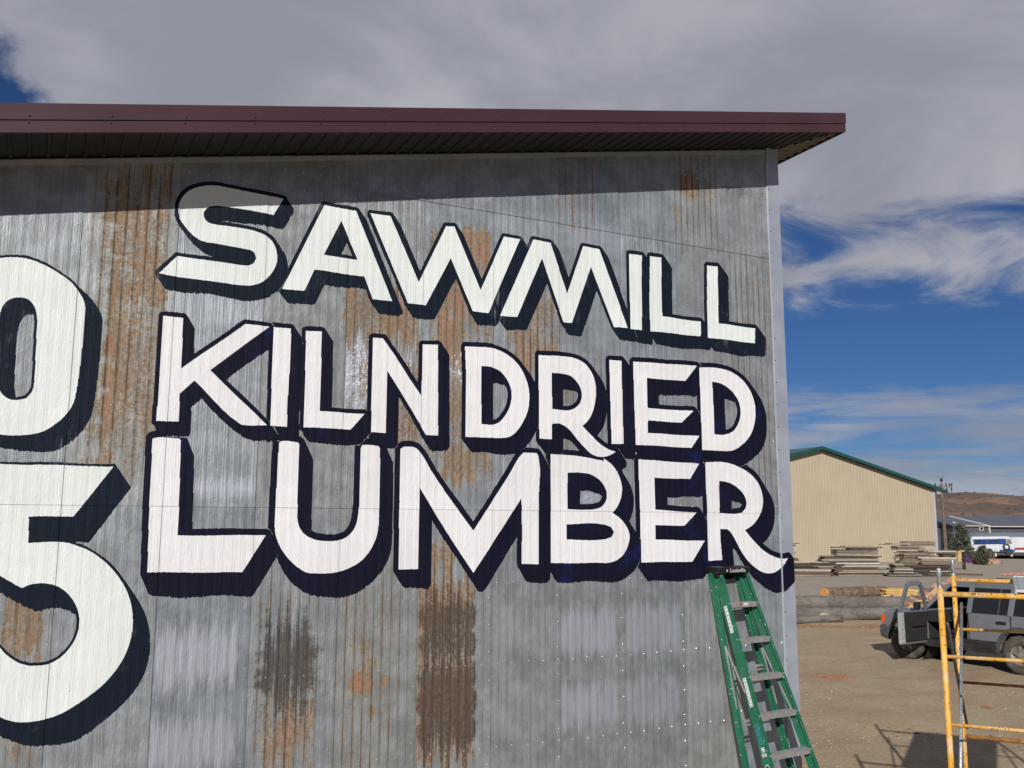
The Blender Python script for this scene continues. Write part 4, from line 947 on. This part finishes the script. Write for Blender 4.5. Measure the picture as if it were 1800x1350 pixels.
m = MB(); m.box(DP(.14, 1.14, .12), (.16, .10, .15), (dirn, nout, UPV)); m.build('mirror', M_BLK, door, bevel=.02)
# ================================================================== LOGS, LUMBER, ROCKS
def log(name, px0, px1, ground_v, r, label, mat, group=None, z=0.0, endm=None, knots=10, bendy=.08):
    a = on_ground(*px0); b = on_ground(*px1); a[2] = b[2] = z+r*.95
    t = thing(name, label, 'log', tuple((a+b)/2*np.array([1, 1, 0])), group)
    n = 26; d = (b-a); L_ = np.linalg.norm(d); d /= L_; s_ = np.cross(d, UPV); ph = random.random()*6
    pts = []; rs = []; m = MB(); vs = []; nn_ = 14
    for k in range(n+1):
        t_ = k/n; c = a+(b-a)*t_+s_*bendy*math.sin(t_*5+ph)+UPV*bendy*.3*math.sin(t_*8+ph)
        for j in range(nn_):
            an = 2*math.pi*j/nn_; rr = r*(1-.12*t_)*(1+.05*math.sin(3*an+t_*9+ph)+random.uniform(-.045, .045)); vs.append(c+rr*(math.cos(an)*s_+math.sin(an)*UPV))
    fs = [(i*nn_+k, i*nn_+(k+1) % nn_, (i+1)*nn_+(k+1) % nn_, (i+1)*nn_+k) for i in range(n) for k in range(nn_)]
    m.add(vs, fs)
    for k in range(knots):
        t_ = random.uniform(.03, .97); an = random.uniform(.2, 2.9); c = a+(b-a)*t_; dd2 = math.cos(an)*s_+math.sin(an)*UPV; m.tube([c+dd2*r*.8, c+dd2*r*1.12], [.05, .03], 6)
    m.build('bark', mat, t, True)
    for e, sg in ((a+s_*bendy*math.sin(ph)+UPV*bendy*.3*math.sin(ph), -1), (b+s_*bendy*math.sin(5+ph)+UPV*bendy*.3*math.sin(8+ph), 1)):
        m = MB(); rr = r*(1 if sg < 0 else .88); m.lathe([(0, rr*.98), (.012, rr*.9), (.015, .001)], e, d*sg, 18); m.build('cut_end', endm or mat, t)
    return t
BARKG = Mat('grey_weathered_log', .9); g1 = BARKG.noise(1.4, 5, .6); BARKG.color(BARKG.mix(BARKG.math('MULTIPLY', BARKG.step(BARKG.noise(1, 6, .7, BARKG.scaled(BARKG.pos, 3, 14, 30)), .50, .68), .7), BARKG.mix(BARKG.step(g1, .42, .58), (.110, .094, .081), (.175, .155, .137)), (.26, .235, .21))); BARKG.bump(BARKG.noise(12, 6, .7), .8, .03); BARKG = BARKG.m
BARKB = Mat('brown_bark', .9); BARKB.color(BARKB.mix(BARKB.step(BARKB.noise(5, 7, .7), .4, .65), (.125, .080, .055), (.24, .165, .115))); BARKB.bump(BARKB.noise(14, 6, .7), .8, .03); BARKB = BARKB.m
CUTO = simple('orange_cut_wood', (.50, .22, .055), (.62, .32, .10), 6, .8); CUTG = simple('grey_cut_wood', (.26, .21, .15), (.35, .29, .21), 6, .9)
LG = 'weathered logs lying along the yard'
log('felled_log', (1340, 1073), (1622, 1069), 0, .245, 'long grey weathered log, upper of the pair before the wagon', BARKG, LG, endm=CUTG, knots=16, bendy=.05)
log('felled_log', (1330, 1091), (1600, 1089), 0, .215, 'long grey weathered log, nearer one edged with small boulders', BARKG, LG, endm=CUTG, knots=16, bendy=.05)
log('felled_log', (1350, 1098), (1482, 1094), 0, .12, 'thin short grey log lying beside the pale boulder', BARKG, LG, endm=CUTG, knots=4, bendy=.03)
log('felled_log', (1450, 1053.5), (1556, 1049), 0, .24, 'brown barked log with a fresh orange cut end', BARKB, LG, endm=CUTO, knots=6, bendy=.02)
def rock(px, r, h, label, mat, group, seed):
    rr = np.random.default_rng(seed); p = on_ground(*px); m = MB(); n = 9
    rings = [(0, .9), (.35, 1.0), (.7, .78), (.95, .38), (1.0, .05)]; vs = []
    ph = rr.uniform(0, 6)
    for t_, k in rings:
        for i in range(n): a_ = ph+2*math.pi*i/n; q = r*k*rr.uniform(.82, 1.15); vs.append((p[0]+q*math.cos(a_), p[1]+q*math.sin(a_)*.8, -.03+h*t_*rr.uniform(.92, 1.08)))
    m.add(vs, [(i*n+k, i*n+(k+1) % n, (i+1)*n+(k+1) % n, (i+1)*n+k) for i in range(4) for k in range(n)]+[tuple(4*n+k for k in range(n))])
    return solo(m.build('boulder', mat, smooth=True), label, 'rock', group)
PALE = simple('pale_boulder', (.36, .29, .20), (.47, .40, .30), 5, .9, bump=.5, bscale=14); REDR = simple('reddish_sandstone', (.33, .20, .13), (.42, .28, .19), 1.5, .9)
rock((1450, 1093), .26, .30, 'largest pale boulder against the grey log', PALE, 'rocks by the logs', 1); rock((1466, 1089), .13, .15, 'small pale boulder right of the largest one', PALE, 'rocks by the logs', 2)
rock((1398, 1090), .2, .28, 'pale boulder between the shed corner and the thin log', PALE, 'rocks by the logs', 3); rock((1516, 1087), .1, .1, 'smallest stone against the nearer grey log', PALE, 'rocks by the logs', 4)
for k, (u_, r_, lb) in enumerate(((1712, .55, 'reddish rock at the left end of the planting bed'), (1727, .5, 'reddish rock in the middle of the planting bed'), (1742, .5, 'reddish rock between the two bed end rocks'), (1752, .55, 'reddish rock at the bare shrub end of the planting bed'))):
    rock((u_, 991.0+.4*(k % 2)), r_*.8, .40, lb, REDR, 'rocks edging the planting bed', 20+k)
# lumber stacks
WOODS = []
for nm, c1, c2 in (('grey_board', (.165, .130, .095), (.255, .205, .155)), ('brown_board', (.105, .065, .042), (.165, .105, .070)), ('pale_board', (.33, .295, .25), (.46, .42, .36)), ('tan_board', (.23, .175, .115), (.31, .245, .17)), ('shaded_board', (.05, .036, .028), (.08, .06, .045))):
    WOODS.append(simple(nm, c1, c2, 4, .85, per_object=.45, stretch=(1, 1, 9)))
YWOOD = simple('fresh_yellow_board', (.62, .38, .11), (.72, .48, .18), 4, .7, per_object=.15)
UNIT = {}
def unit_box(mat):
    if mat.name not in UNIT:
        m = MB(); m.box((0, 0, 0), (1, 1, 1)); me = bpy.data.meshes.new('board'); me.from_pydata(m.v, [], m.f); me.materials.append(mat); UNIT[mat.name] = me
    return UNIT[mat.name]
EV = np.array([AX_R[0], AX_R[1], 0]); EV /= np.linalg.norm(EV); EA = math.atan2(EV[1], EV[0])
def stack(label, gv, spec, group, dist_v=1012, name='lumber_stack', thick=.075, yaw=0.0, woods=None):
    """spec: bundles (u0, v0, u1, v1, kind) in 5.625x crop units of the 1380,900 region"""
    us = [1380+q[0]/5.625 for q in spec]+[1380+q[2]/5.625 for q in spec]; uc = (min(us)+max(us))/2
    b = on_ground(uc, gv); ty = thing(name, label, 'lumber', (b[0], b[1], 0), group)
    depth_f = float((b-CAM)@AX_F); px = depth_f/FOC; fwd = np.array([-EV[1], EV[0], 0])
    for (u0, v0, u1, v1, kind) in spec:
        u0, u1 = 1380+u0/5.625, 1380+u1/5.625; v0, v1 = 900+v0/5.625, 900+v1/5.625
        z1 = max(.1, (gv-v0)*px*1.01); z0 = max(0.0, (gv-v1)*px*1.01); nl = max(1, int(round((z1-z0)/(thick+.012)))); hh = (z1-z0)/nl
        for l_ in range(nl):
            z = z0+hh*(l_+.5)
            for r_ in range(3):
                jl_, jr_ = random.gauss(0, 2.2 if kind != 'n' else .5), random.gauss(0, 3.2 if kind != 'n' else .5)
                a_, c_ = (u0+jl_-uc)*px, (u1+jr_-uc)*px
                if c_-a_ < .3: continue
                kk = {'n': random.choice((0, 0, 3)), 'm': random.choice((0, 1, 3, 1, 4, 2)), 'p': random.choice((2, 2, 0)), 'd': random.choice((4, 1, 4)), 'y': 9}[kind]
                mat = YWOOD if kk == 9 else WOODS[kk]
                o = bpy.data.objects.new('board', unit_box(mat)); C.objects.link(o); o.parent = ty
                off = EV*(a_+c_)/2+fwd*(r_*.36+random.uniform(-.04, .04)); o.location = (off[0], off[1], z)
                o.rotation_euler = (0, random.gauss(0, .004), EA+random.gauss(0, .010)); o.scale = (c_-a_, .33, hh*random.uniform(.55, .85))
    return ty
G_ = 'stacks of weathered lumber in front of the tan building'
stack('weathered lumber stack with a long pale board, left of the leaning roof-high stack', 1012, [(520, 575, 1120, 632, 'm'), (470, 560, 560, 600, 'd'), (580, 520, 1095, 548, 'p'), (480, 520, 575, 560, 'd'), (570, 545, 950, 572, 'm'), (500, 470, 900, 518, 'm'), (380, 440, 930, 500, 'm'), (510, 378, 925, 434, 'n'), (640, 362, 900, 378, 'd'), (600, 342, 900, 362, 'm'), (480, 352, 980, 364, 'm')], G_)
stack('tallest weathered lumber stack, next to the steel posts of the scaffold', 1013, [(1240, 560, 1640, 635, 'd'), (1160, 520, 1660, 560, 'd'), (1420, 580, 1640, 632, 'm'), (1150, 455, 1330, 545, 'm'), (1345, 460, 1700, 522, 'n'), (1290, 450, 1720, 464, 'p'), (1175, 395, 1480, 445, 'm'), (1180, 435, 1520, 455, 'm'), (1400, 388, 1680, 412, 'p'), (1120, 345, 1390, 383, 'n'), (1210, 298, 1500, 343, 'n'), (1060, 318, 1260, 330, 'm'), (1000, 326, 1210, 334, 'm')], G_)
stack('low spread lumber stack beside the shed corner trim', 1013, [(10, 605, 460, 638, 'm'), (60, 568, 430, 605, 'p'), (20, 510, 320, 565, 'd'), (290, 505, 470, 565, 'm'), (20, 630, 280, 642, 'm')], G_)
stack('mostly hidden lumber stack peeking out by the shed corner', 1008, [(-120, 310, 105, 345, 'm'), (-120, 350, 70, 400, 'd'), (-120, 405, 92, 428, 'm'), (-120, 455, 135, 488, 'd'), (-120, 488, 60, 600, 'd')], G_)
stack('loose flat pile of thin boards between the two larger stacks', 1013.5, [(1020, 600, 1340, 632, 'm'), (1080, 575, 1260, 604, 'm'), (1070, 512, 1180, 540, 'm'), (1100, 545, 1240, 575, 'm')], G_)
stack('small fresh yellow lumber stack next to the orange ended log', 1052, [(985, 768, 1310, 846, 'y')], 'fresh lumber', name='fresh_lumber_stack', thick=.045)
stack('short stack of boards under the long board by the pole', 1000, [(1560, 410, 1680, 445, 'd')], G_)
# slab and bark heap behind the wagon
hp = on_ground(1665, 1090); m = MB()
for k in range(300):
    a_ = random.uniform(0, 6.28); rr = abs(random.gauss(0, .42)); c = np.array([hp[0]+rr*1.9*math.cos(a_), hp[1]+rr*1.3*math.sin(a_), 0]); hgt = max(.05, 1.15*(1-rr/1.1)); c[2] = random.uniform(.05, hgt)
    d = np.array([random.gauss(0, 1), random.gauss(0, 1), random.gauss(0, .35)]); d /= np.linalg.norm(d); m.cur = random.choice((0, 0, 1, 2)); m.beam(c-d*random.uniform(.15, .4), c+d*random.uniform(.15, .4), random.uniform(.05, .16), .03)
o = m.build('slab_heap', [simple('red_slab', (.30, .13, .065), (.40, .20, .11), 5, .85), simple('pale_slab', (.42, .28, .16), (.5, .36, .23), 5, .85), BARKB]); o['kind'] = 'stuff'
log('felled_log', (1625, 1066), (1760, 1064), 0, .34, 'thick brown log behind the open wagon door', BARKB, LG, endm=CUTG, knots=6, bendy=.03)
# thin sign post and reddish board in the yard
p = on_ground(1695, 1001); t = thing('marker_post', 'thin dark post standing by the planting bed', 'post', tuple(p)); m = MB(); m.box(p+UPV*.6, (.16, .16, 1.25)); m.build('post', M_DARK, t); m = MB(); m.box(p+UPV*.42-EV*.1, (1.3, .1, .09), (EV, np.cross(UPV, EV), UPV)); m.build('crosspiece', WOODS[0], t)
a = on_ground(1762, 1012); b = on_ground(1830, 1010); m = MB(); m.beam(a+UPV*.08, b+UPV*.08, .12, .16); solo(m.build('painted_beam', simple('faded_red_paint', (.45, .13, .11), (.55, .3, .27), 3, .7)), 'faded red and white beam lying beyond the walk board', 'beam')
a = on_ground(1680, 1011); b = on_ground(1728, 1012); m = MB(); m.beam(a+UPV*.05, b+UPV*.05, .12, .1); solo(m.build('grey_beam', WOODS[1]), 'long dark beam lying flat behind the scaffold pins', 'beam')
# ================================================================== TAN BUILDING
YB = 51.0
tb = thing('tan_metal_building', 'large tan metal building with a green trimmed gable roof', 'building', (57, YB, 0))
RX, RZ, EXR, EZR = 57.05, 9.25, 70.5, 6.2
slope = (RZ-EZR)/(EXR-RX); XL = RX-(EXR-RX)
TAN = simple('tan_wall_panel', (.415, .350, .245), (.44, .372, .262), .7, .6); TAN2 = simple('shaded_rib_flank', (.31, .255, .175), (.34, .28, .19), .7, .6); GRN = simple('green_metal_trim', (.009, .070, .062), (.012, .082, .072), 1, .4); WTRIM = simple('pale_violet_trim', (.42, .41, .47), (.46, .45, .5), 1, .5)  # darker tan paints in the shade on the ribs' right flanks
def tz(x): return RZ-abs(x-RX)*slope
x = XL; k = 0; RB = .3325; proto = None
while x < EXR-.01:
    x2 = min(x+RB*3, EXR); m = MB()
    xs_ = [x]
    q = x
    while q < x2-.05:
        e = min(q+RB, x2); z0a, z0b = tz(q), tz(e-.055)
        def cut(a_, b_, y_):
            if a_ < RX < b_: m.quad((a_, y_, 0), (RX, y_, 0), (RX, y_, tz(RX)), (a_, y_, tz(a_))); m.quad((RX, y_, 0), (b_, y_, 0), (b_, y_, tz(b_)), (RX, y_, tz(RX)))
            else: m.quad((a_, y_, 0), (b_, y_, 0), (b_, y_, tz(b_)), (a_, y_, tz(a_)))
        m.cur = 0; cut(q, e-.055, YB); a_, b_ = e-.055, e
        m.quad((a_, YB, 0), (a_+.012, YB-.035, 0), (a_+.012, YB-.035, tz(a_)), (a_, YB, tz(a_))); m.quad((a_+.012, YB-.035, 0), (b_-.012, YB-.035, 0), (b_-.012, YB-.035, tz(b_)), (a_+.012, YB-.035, tz(a_)))
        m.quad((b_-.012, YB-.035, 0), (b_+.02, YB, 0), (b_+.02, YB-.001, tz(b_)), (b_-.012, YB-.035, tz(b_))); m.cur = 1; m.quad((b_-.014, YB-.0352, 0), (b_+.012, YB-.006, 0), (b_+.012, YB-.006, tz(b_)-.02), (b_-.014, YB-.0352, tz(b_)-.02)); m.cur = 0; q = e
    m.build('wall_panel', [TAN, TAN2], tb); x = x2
m = MB(); m.quad((EXR, YB, 0), (EXR, YB+24, 0), (EXR, YB+24, EZR), (EXR, YB, EZR)); m.quad((XL, YB, 0), (XL, YB+24, 0), (XL, YB+24, EZR), (XL, YB, EZR)); m.quad((XL, YB+24, 0), (EXR, YB+24, 0), (EXR, YB+24, EZR), (RX, YB+24, RZ), (XL, YB+24, EZR)); m.build('side_wall', TAN, tb)
m = MB(); m.box((EXR-.06, YB-.05, EZR/2), (.22, .06, EZR)); m.build('corner_trim', WTRIM, tb)
for sg in (-1, 1):
    xe = RX+sg*(EXR-RX+1.15); ze = RZ-(EXR-RX+1.15)*slope
    m = MB(); m.add([(RX, YB-.5, RZ+.05), (xe, YB-.5, ze+.05), (xe, YB+24.5, ze+.05), (RX, YB+24.5, RZ+.05), (RX, YB-.5, RZ+.17), (xe, YB-.5, ze+.17), (xe, YB+24.5, ze+.17), (RX, YB+24.5, RZ+.17)], [(0, 1, 2, 3), (4, 5, 6, 7), (0, 1, 5, 4), (1, 2, 6, 5)]); m.build('roof', GRN, tb)
    m = MB(); m.add([(RX, YB-.56, RZ-.06), (xe, YB-.56, ze-.06), (xe, YB-.56, ze+.2), (RX, YB-.56, RZ+.2), (RX, YB-.5, RZ-.06), (xe, YB-.5, ze-.06), (xe, YB-.5, ze+.2), (RX, YB-.5, RZ+.2)], [(0, 1, 2, 3), (0, 1, 5, 4), (1, 2, 6, 5), (3, 2, 6, 7)]); m.build('rake_trim', GRN, tb)
m = MB(); m.beam((EXR-.05, YB-.4, EZR-.12), (EXR+1.1, YB-.4, EZR-.30), .05, .05); m.beam((EXR+.05, YB-.3, EZR-.2), (EXR+1.0, YB-.3, EZR-.1), .06, .4, (0, 1, 0)); m.build('eave_soffit', WTRIM, tb)
# ================================================================== FAR THINGS
# utility pole
pb = at_range(1663, 968, 120); zg = float(terrain(pb[0], pb[1])); zt_ = at_range(1660, 855, 120)[2]
up = thing('utility_pole', 'wooden utility pole with a crossarm behind the tan building', 'utility pole', (pb[0], pb[1], zg))
POLE = simple('pole_wood', (.105, .080, .062), (.15, .115, .09), 2, .9)
m = MB(); m.tube([(pb[0], pb[1], zg-.3), (pb[0]-.1, pb[1], zt_+.35)], [.22, .15], 10); m.build('pole_shaft', POLE, up)
m = MB(); ca = np.array([pb[0]-.1, pb[1], zt_-.02]); m.beam(ca-EV*1.6+(0, 0, .05), ca+EV*1.25, .13, .15); m.build('crossarm', POLE, up)
for q in (-1.35, -.7, .55, .95, 1.2):
    m = MB(); c = ca+EV*q+UPV*.1; m.tube([c, c+UPV*.12, c+UPV*.28], [.05, .11, .05], 6); m.build('insulator', M_DARK, up)
for q in (.62, 1.15):
    m = MB(); c = ca+EV*q-UPV*.1; m.tube([c, c-UPV*.35], [.07, .09], 6); m.build('cutout_fuse', M_DARK, up)
m = MB(); c = ca+UPV*.75-EV*-.05; m.tube([c-UPV*.22, c, c+UPV*.25], [.1, .2, .06], 6); m.beam(c, c+EV*.25+UPV*.4, .03, .03); m.tube([ca+EV*1.25, ca+EV*1.0-UPV*1.1, ca+EV*.15-UPV*1.9], .02, 5); m.build('lightning_arrester', M_DARK, up)
# grey metal barn, far
BR_R = simple('grey_barn_roof', (.090, .095, .125), (.105, .11, .14), .3, .55); BR_W = simple('grey_barn_wall', (.055, .054, .065), (.065, .065, .078), .3, .6); BR_T = simple('cream_trim', (.60, .55, .48), (.66, .61, .54), .5, .6); PR = simple('light_metal_roof', (.24, .26, .28), (.29, .31, .33), .4, .45, .3)
fw = np.array([-EV[1], EV[0], 0])
o0 = at_range(1700, 925, 185); gz = float(terrain(o0[0], o0[1])); bn = thing('grey_barn', 'long dark grey metal barn with white trim beyond the parked bus', 'building', (o0[0], o0[1], gz))
pxm = float((o0-CAM)@AX_F)/FOC
def BP(u, v, back=0.0): return o0+EV*(u-1700)*pxm+UPV*(925-v)*pxm+fw*back
m = MB(); m.quad(BP(1560, 972), BP(1960, 972), BP(1960, 925), BP(1560, 925)); m.quad(BP(1560, 972, 20), BP(1960, 972, 20), BP(1960, 925, 20), BP(1560, 925, 20))
for u_ in (1560, 1960): m.quad(BP(u_, 972), BP(u_, 972, 20), BP(u_, 925, 20), BP(u_, 915, 10), BP(u_, 925))
m.build('barn_wall', BR_W, bn)
m = MB(); m.quad(BP(1555, 925, -.6), BP(1965, 925, -.6), BP(1965, 905.5, 10), BP(1555, 905.5, 10)); m.quad(BP(1555, 905.5, 10), BP(1965, 905.5, 10), BP(1965, 925, 20.6), BP(1555, 925, 20.6)); m.build('roof', BR_R, bn)
m = MB(); m.beam(BP(1712, 925.4, -.7), BP(1965, 925.4, -.7), .12, .22); m.build('eave_trim', BR_T, bn)
m = MB()                                                   # cross gable standing forward
m.quad(BP(1652, 972, -5), BP(1712, 972, -5), BP(1712, 924, -5), BP(1652, 924, -5)); m.quad(BP(1712, 972, -5), BP(1712, 972, 0), BP(1712, 924, 0), BP(1712, 924, -5)); m.quad(BP(1652, 972, -5), BP(1652, 972, 0), BP(1652, 924, 0), BP(1652, 924, -5)); m.build('gable_wall', BR_W, bn)
m = MB(); m.quad(BP(1650, 924.5, -5.4), BP(1711, 924.5, -5.4), BP(1684, 907.5, 3), BP(1640, 907.5, 3)); m.quad(BP(1711, 924.5, -5.4), BP(1712.5, 924.5, 2), BP(1684, 907.5, 3)); m.build('gable_roof', BR_R, bn)
m = MB(); m.beam(BP(1683.5, 907.2, 2.7), BP(1712, 924.2, -5.5), .14, .20); m.beam(BP(1652, 924.5, -5.45), BP(1712, 924.5, -5.45), .1, .14); m.beam(BP(1650, 918, -5.4), BP(1657, 920.5, -5.4), .1, .2); m.build('rake_trim', BR_T, bn)
m = MB(); m.beam(BP(1662, 922, -5.2), BP(1662, 937, -5.2), .1, .25); m.beam(BP(1712.5, 924, -5.2), BP(1713.5, 937, -5.2), .1, .25); m.build('corner_board', BR_T, bn)
for u0, u1, v0, v1 in ((1665, 1671, 926.5, 931), (1696, 1703, 926, 932)):
    m = MB(); m.prism([(u0, v0), (u1, v0), (u1, v1), (u0, v1)], lambda p: BP(p[0], p[1], -5.06), lambda p: BP(p[0], p[1], -5.16)); w_ = m.build('window', BR_T, bn); m = MB(); m.prism([(u0+1, v0+1), (u1-1, v0+1), (u1-1, v1-1), (u0+1, v1-1)], lambda p: BP(p[0], p[1], -5.17), lambda p: BP(p[0], p[1], -5.2)); m.build('pane', GLASS, w_)
m = MB(); m.quad(BP(1640, 935.5, -5.1), BP(1965, 935.5, -5.1), BP(1965, 942, -11), BP(1640, 942, -11)); m.build('porch_roof', PR, bn)
m = MB(); m.beam(BP(1640, 943, -11), BP(1965, 943, -11), .15, .28); m.build('porch_trim', BR_T, bn)
for u_ in range(1640, 1960, 26): m = MB(); m.beam(BP(u_, 943.5, -10.8), BP(u_, 974, -10.8), .2, .2); m.build('porch_post', BR_T, bn)
# bus
BW = simple('bus_white', (.50, .52, .54), (.58, .60, .62), .7, .4); BBL = simple('bus_blue', (.015, .045, .20), (.022, .06, .25), .6, .35); BGL = simple('bus_blue_glass', (.012, .028, .085), (.03, .06, .16), .8, .15)
bc = at_range(1747, 973.5, 128); zb0 = float(terrain(bc[0], bc[1])); bpx = float((bc-CAM)@AX_F)/FOC
bus = thing('bus', 'white bus with a blue window band and a spare wheel on its side', 'bus', (bc[0], bc[1], zb0))
def UP_(u, v, back=0.0): return bc+EV*(u-1747)*bpx+UPV*(973.5-v)*bpx+fw*back
m = MB(); prof = [(1709, 970), (1708, 952), (1709, 946), (1713, 944), (1775, 943.2), (1780, 946), (1783, 955), (1784.5, 957), (1785, 970)]
m.prism(prof, lambda p: UP_(p[0], p[1], 0), lambda p: UP_(p[0], p[1], 2.4)); m.build('body', BW, bus, bevel=.08)
m = MB(); m.prism([(1711.5, 948.5), (1757, 947.8), (1757, 956.5), (1713.5, 957.5)], lambda p: UP_(p[0], p[1], -.01), lambda p: UP_(p[0], p[1], -.04)); m.build('window_band', BGL, bus)
for k, u_ in enumerate((1712.5, 1718.6, 1725, 1731.5, 1739, 1741, 1746, 1751.5)):
    m = MB(); m.prism([(u_, 949.3), (u_+4.6, 949.3), (u_+4.6, 955.8), (u_, 955.8)], lambda p: UP_(p[0], p[1], -.045), lambda p: UP_(p[0], p[1], -.06)); m.build('window', BBL if k in (2, 3) else BGL, bus)
m = MB(); m.prism([(1757, 947.3), (1769.5, 947.3), (1769.5, 956.8), (1757, 956.8)], lambda p: UP_(p[0], p[1], -.02), lambda p: UP_(p[0], p[1], -.05)); m.build('blue_panel', BBL, bus)
m = MB(); m.prism([(1770, 948), (1778, 948), (1780, 956), (1771, 956)], lambda p: UP_(p[0], p[1], -.02), lambda p: UP_(p[0], p[1], -.05)); m.build('door_window', simple('grey_glass', (.16, .18, .20), (.2, .22, .25), 1, .2), bus)
m = MB(); m.prism([(1757.5, 966.5), (1784.5, 966), (1784.5, 969), (1757.5, 969.5)], lambda p: UP_(p[0], p[1], -.02), lambda p: UP_(p[0], p[1], -.06)); m.build('blue_skirt', BBL, bus)
c = UP_(1768.5, 961.5, -.05); m = MB(); m.lathe([(0, .40), (.22, .40), (.25, .30), (.22, .22)], c, -fw, 18); sw = m.build('spare_wheel', M_DARK, bus); m = MB(); m.lathe([(.18, .22), (.2, .001)], c, -fw, 14); m.build('hub', BW, sw)
for u_ in (1739.5, 1774): m = MB(); m.lathe([(-.1, .42), (.2, .42), (.2, .0)], UP_(u_, 970.0, .15), -fw, 16); m.build('wheel', M_DARK, bus)
m = MB(); m.prism([(1712, 970), (1783, 970), (1783, 972), (1712, 972)], lambda p: UP_(p[0], p[1], .2), lambda p: UP_(p[0], p[1], 2.2)); m.build('chassis', M_DARK, bus)
# trailer behind the bus
tb2 = at_range(1800, 973, 140); zt3 = float(terrain(tb2[0], tb2[1])); tpx = float((tb2-CAM)@AX_F)/FOC
tl = thing('travel_trailer', 'white trailer with a dark red stripe parked behind the bus', 'trailer', (tb2[0], tb2[1], zt3))
def TP(u, v, back=0.0): return tb2+EV*(u-1800)*tpx+UPV*(973-v)*tpx+fw*back
m = MB(); m.prism([(1778, 971), (1779, 947), (1784, 945), (1880, 945), (1882, 971)], lambda p: TP(*p, 0), lambda p: TP(*p, 2.4)); m.build('body', BW, tl)
m = MB(); m.prism([(1779, 963), (1881, 962), (1881, 966), (1779, 966.5)], lambda p: TP(*p, -.02), lambda p: TP(*p, -.05)); m.build('stripe', simple('dark_red', (.22, .03, .035), (.26, .04, .045), 1, .5), tl)
m = MB(); m.prism([(1785, 971), (1870, 971), (1870, 973), (1785, 973)], lambda p: TP(*p, .3), lambda p: TP(*p, 2)); m.build('undercarriage', M_DARK, tl)
# foliage
def foliage(name, mat, parent, n, fn, size):
    """fn() -> a point in the crown and its outward direction"""
    vs = np.zeros((n*4, 3)); k = 0; fs = []
    for i in range(n):
        c, d = fn(); d = d/(np.linalg.norm(d)+1e-9); t_ = np.cross(d, rng.normal(size=3)); t_ /= np.linalg.norm(t_); s_ = size*rng.uniform(.6, 1.4)
        vs[k:k+4] = [c-d*s_, c+t_*s_*.38, c+d*s_*1.2, c-t_*s_*.38]; fs.append((k, k+1, k+2, k+3)); k += 4
    m = MB(); m.add(vs, fs); return m.build(name, mat, parent)
JUN = simple('juniper_foliage', (.055, .066, .048), (.12, .132, .10), 2.2, .8, lo=.4, hi=.6); SHR = simple('shrub_foliage', (.050, .055, .030), (.105, .105, .058), 4, .8); BARE = simple('bare_twigs', (.13, .085, .06), (.2, .14, .10), 3, .9); PUR = simple('purple_flowers', (.10, .035, .16), (.18, .07, .26), 6, .8)
def conifer(u, gv, tv, wpx, dist, label, mat, n, cat='tree', name='juniper_tree'):
    b = at_range(u, gv, dist); px = float((b-CAM)@AX_F)/FOC; H = (gv-tv)*px; Wd = wpx*px/2; zg = float(terrain(b[0], b[1])); H += b[2]-zg; b[2] = zg
    t = thing(name, label, cat, tuple(b)); m = MB(); m.tube([b, b+UPV*H*.5, b+UPV*H*.93], [.13, .08, .02], 7)
    br = []
    for k in range(110):
        h = rng.uniform(.06, .97); a_ = rng.uniform(0, 6.28); R_ = Wd*((1-h)**.75)*(.55+.45*min(1, h*5+.2))*rng.uniform(.6, 1.15)+.05
        p0 = b+UPV*H*h*.92; p1 = p0+np.array([math.cos(a_), math.sin(a_), .35])*R_; br.append((p0, p1)); m.tube([p0, p1], [.025, .008], 4, False)
    m.build('trunk', BARKB, t)
    def fn():
        p0, p1 = br[rng.integers(len(br))]; t_ = rng.uniform(.25, 1.08)**.7; return p0+(p1-p0)*t_+rng.normal(size=3)*.13, (p1-p0)/np.linalg.norm(p1-p0)+rng.normal(size=3)*.7
    foliage('crown', mat, t, n, fn, .11); return t
conifer(1691, 981, 916, 42, 92, 'grey-green juniper tree between the utility pole and the bus', JUN, 7500)
conifer(1728, 988, 961, 17, 84, 'small pointed dark green shrub in front of the bus', SHR, 1300, 'shrub', 'pointed_shrub')
def bush(u, gv, wpx, hpx, label, mat, n, name, sz=.07, dist=85):
    b = on_ground(u, gv); px = float((b-CAM)@AX_F)/FOC; Wd, H = wpx*px/2, hpx*px
    t = thing(name, label, 'shrub' if name != 'purple_flowers' else 'flowers', tuple(b)); m = MB(); st = []
    for k in range(26):
        a_ = rng.uniform(0, 6.28); p1 = b+np.array([math.cos(a_)*Wd*rng.uniform(.2, 1), math.sin(a_)*Wd*rng.uniform(.2, .8), H*rng.uniform(.5, 1)]); m.tube([b+(p1-b)*.02*np.array([1, 1, 0]), p1], [.02, .006], 4, False); st.append(p1)
    m.build('stems', BARE, t)
    if mat:
        def fn(): p1 = st[rng.integers(len(st))]; t_ = rng.uniform(.35, 1.05); return b+(p1-b)*t_+rng.normal(size=3)*.12, rng.normal(size=3)+np.array([0, 0, .6])
        foliage('leaves', mat, t, n, fn, sz)
bush(1712, 990, 30, 17, 'low green shrub at the foot of the juniper', SHR, 2600, 'low_shrub')
bush(1744, 990, 26, 26, 'bare reddish twiggy shrub at the end of the planting bed', None, 0, 'bare_shrub')
bush(1704, 991, 34, 7, 'low patch of purple flowers in front of the juniper', PUR, 1500, 'purple_flowers', .05)
p = on_ground(1691, 988); m = MB(); m.prism([(-.35, 0), (.35, 0), (.30, 1.0), (-.25, .92)], lambda q: p+EV*q[0]+UPV*q[1], lambda q: p+EV*q[0]+UPV*q[1]+fw*.5); solo(m.build('tan_stump', simple('tan_stump', (.42, .28, .11), (.52, .36, .16), 3, .8), bevel=.04), 'yellowish tan cut stump under the juniper', 'stump')
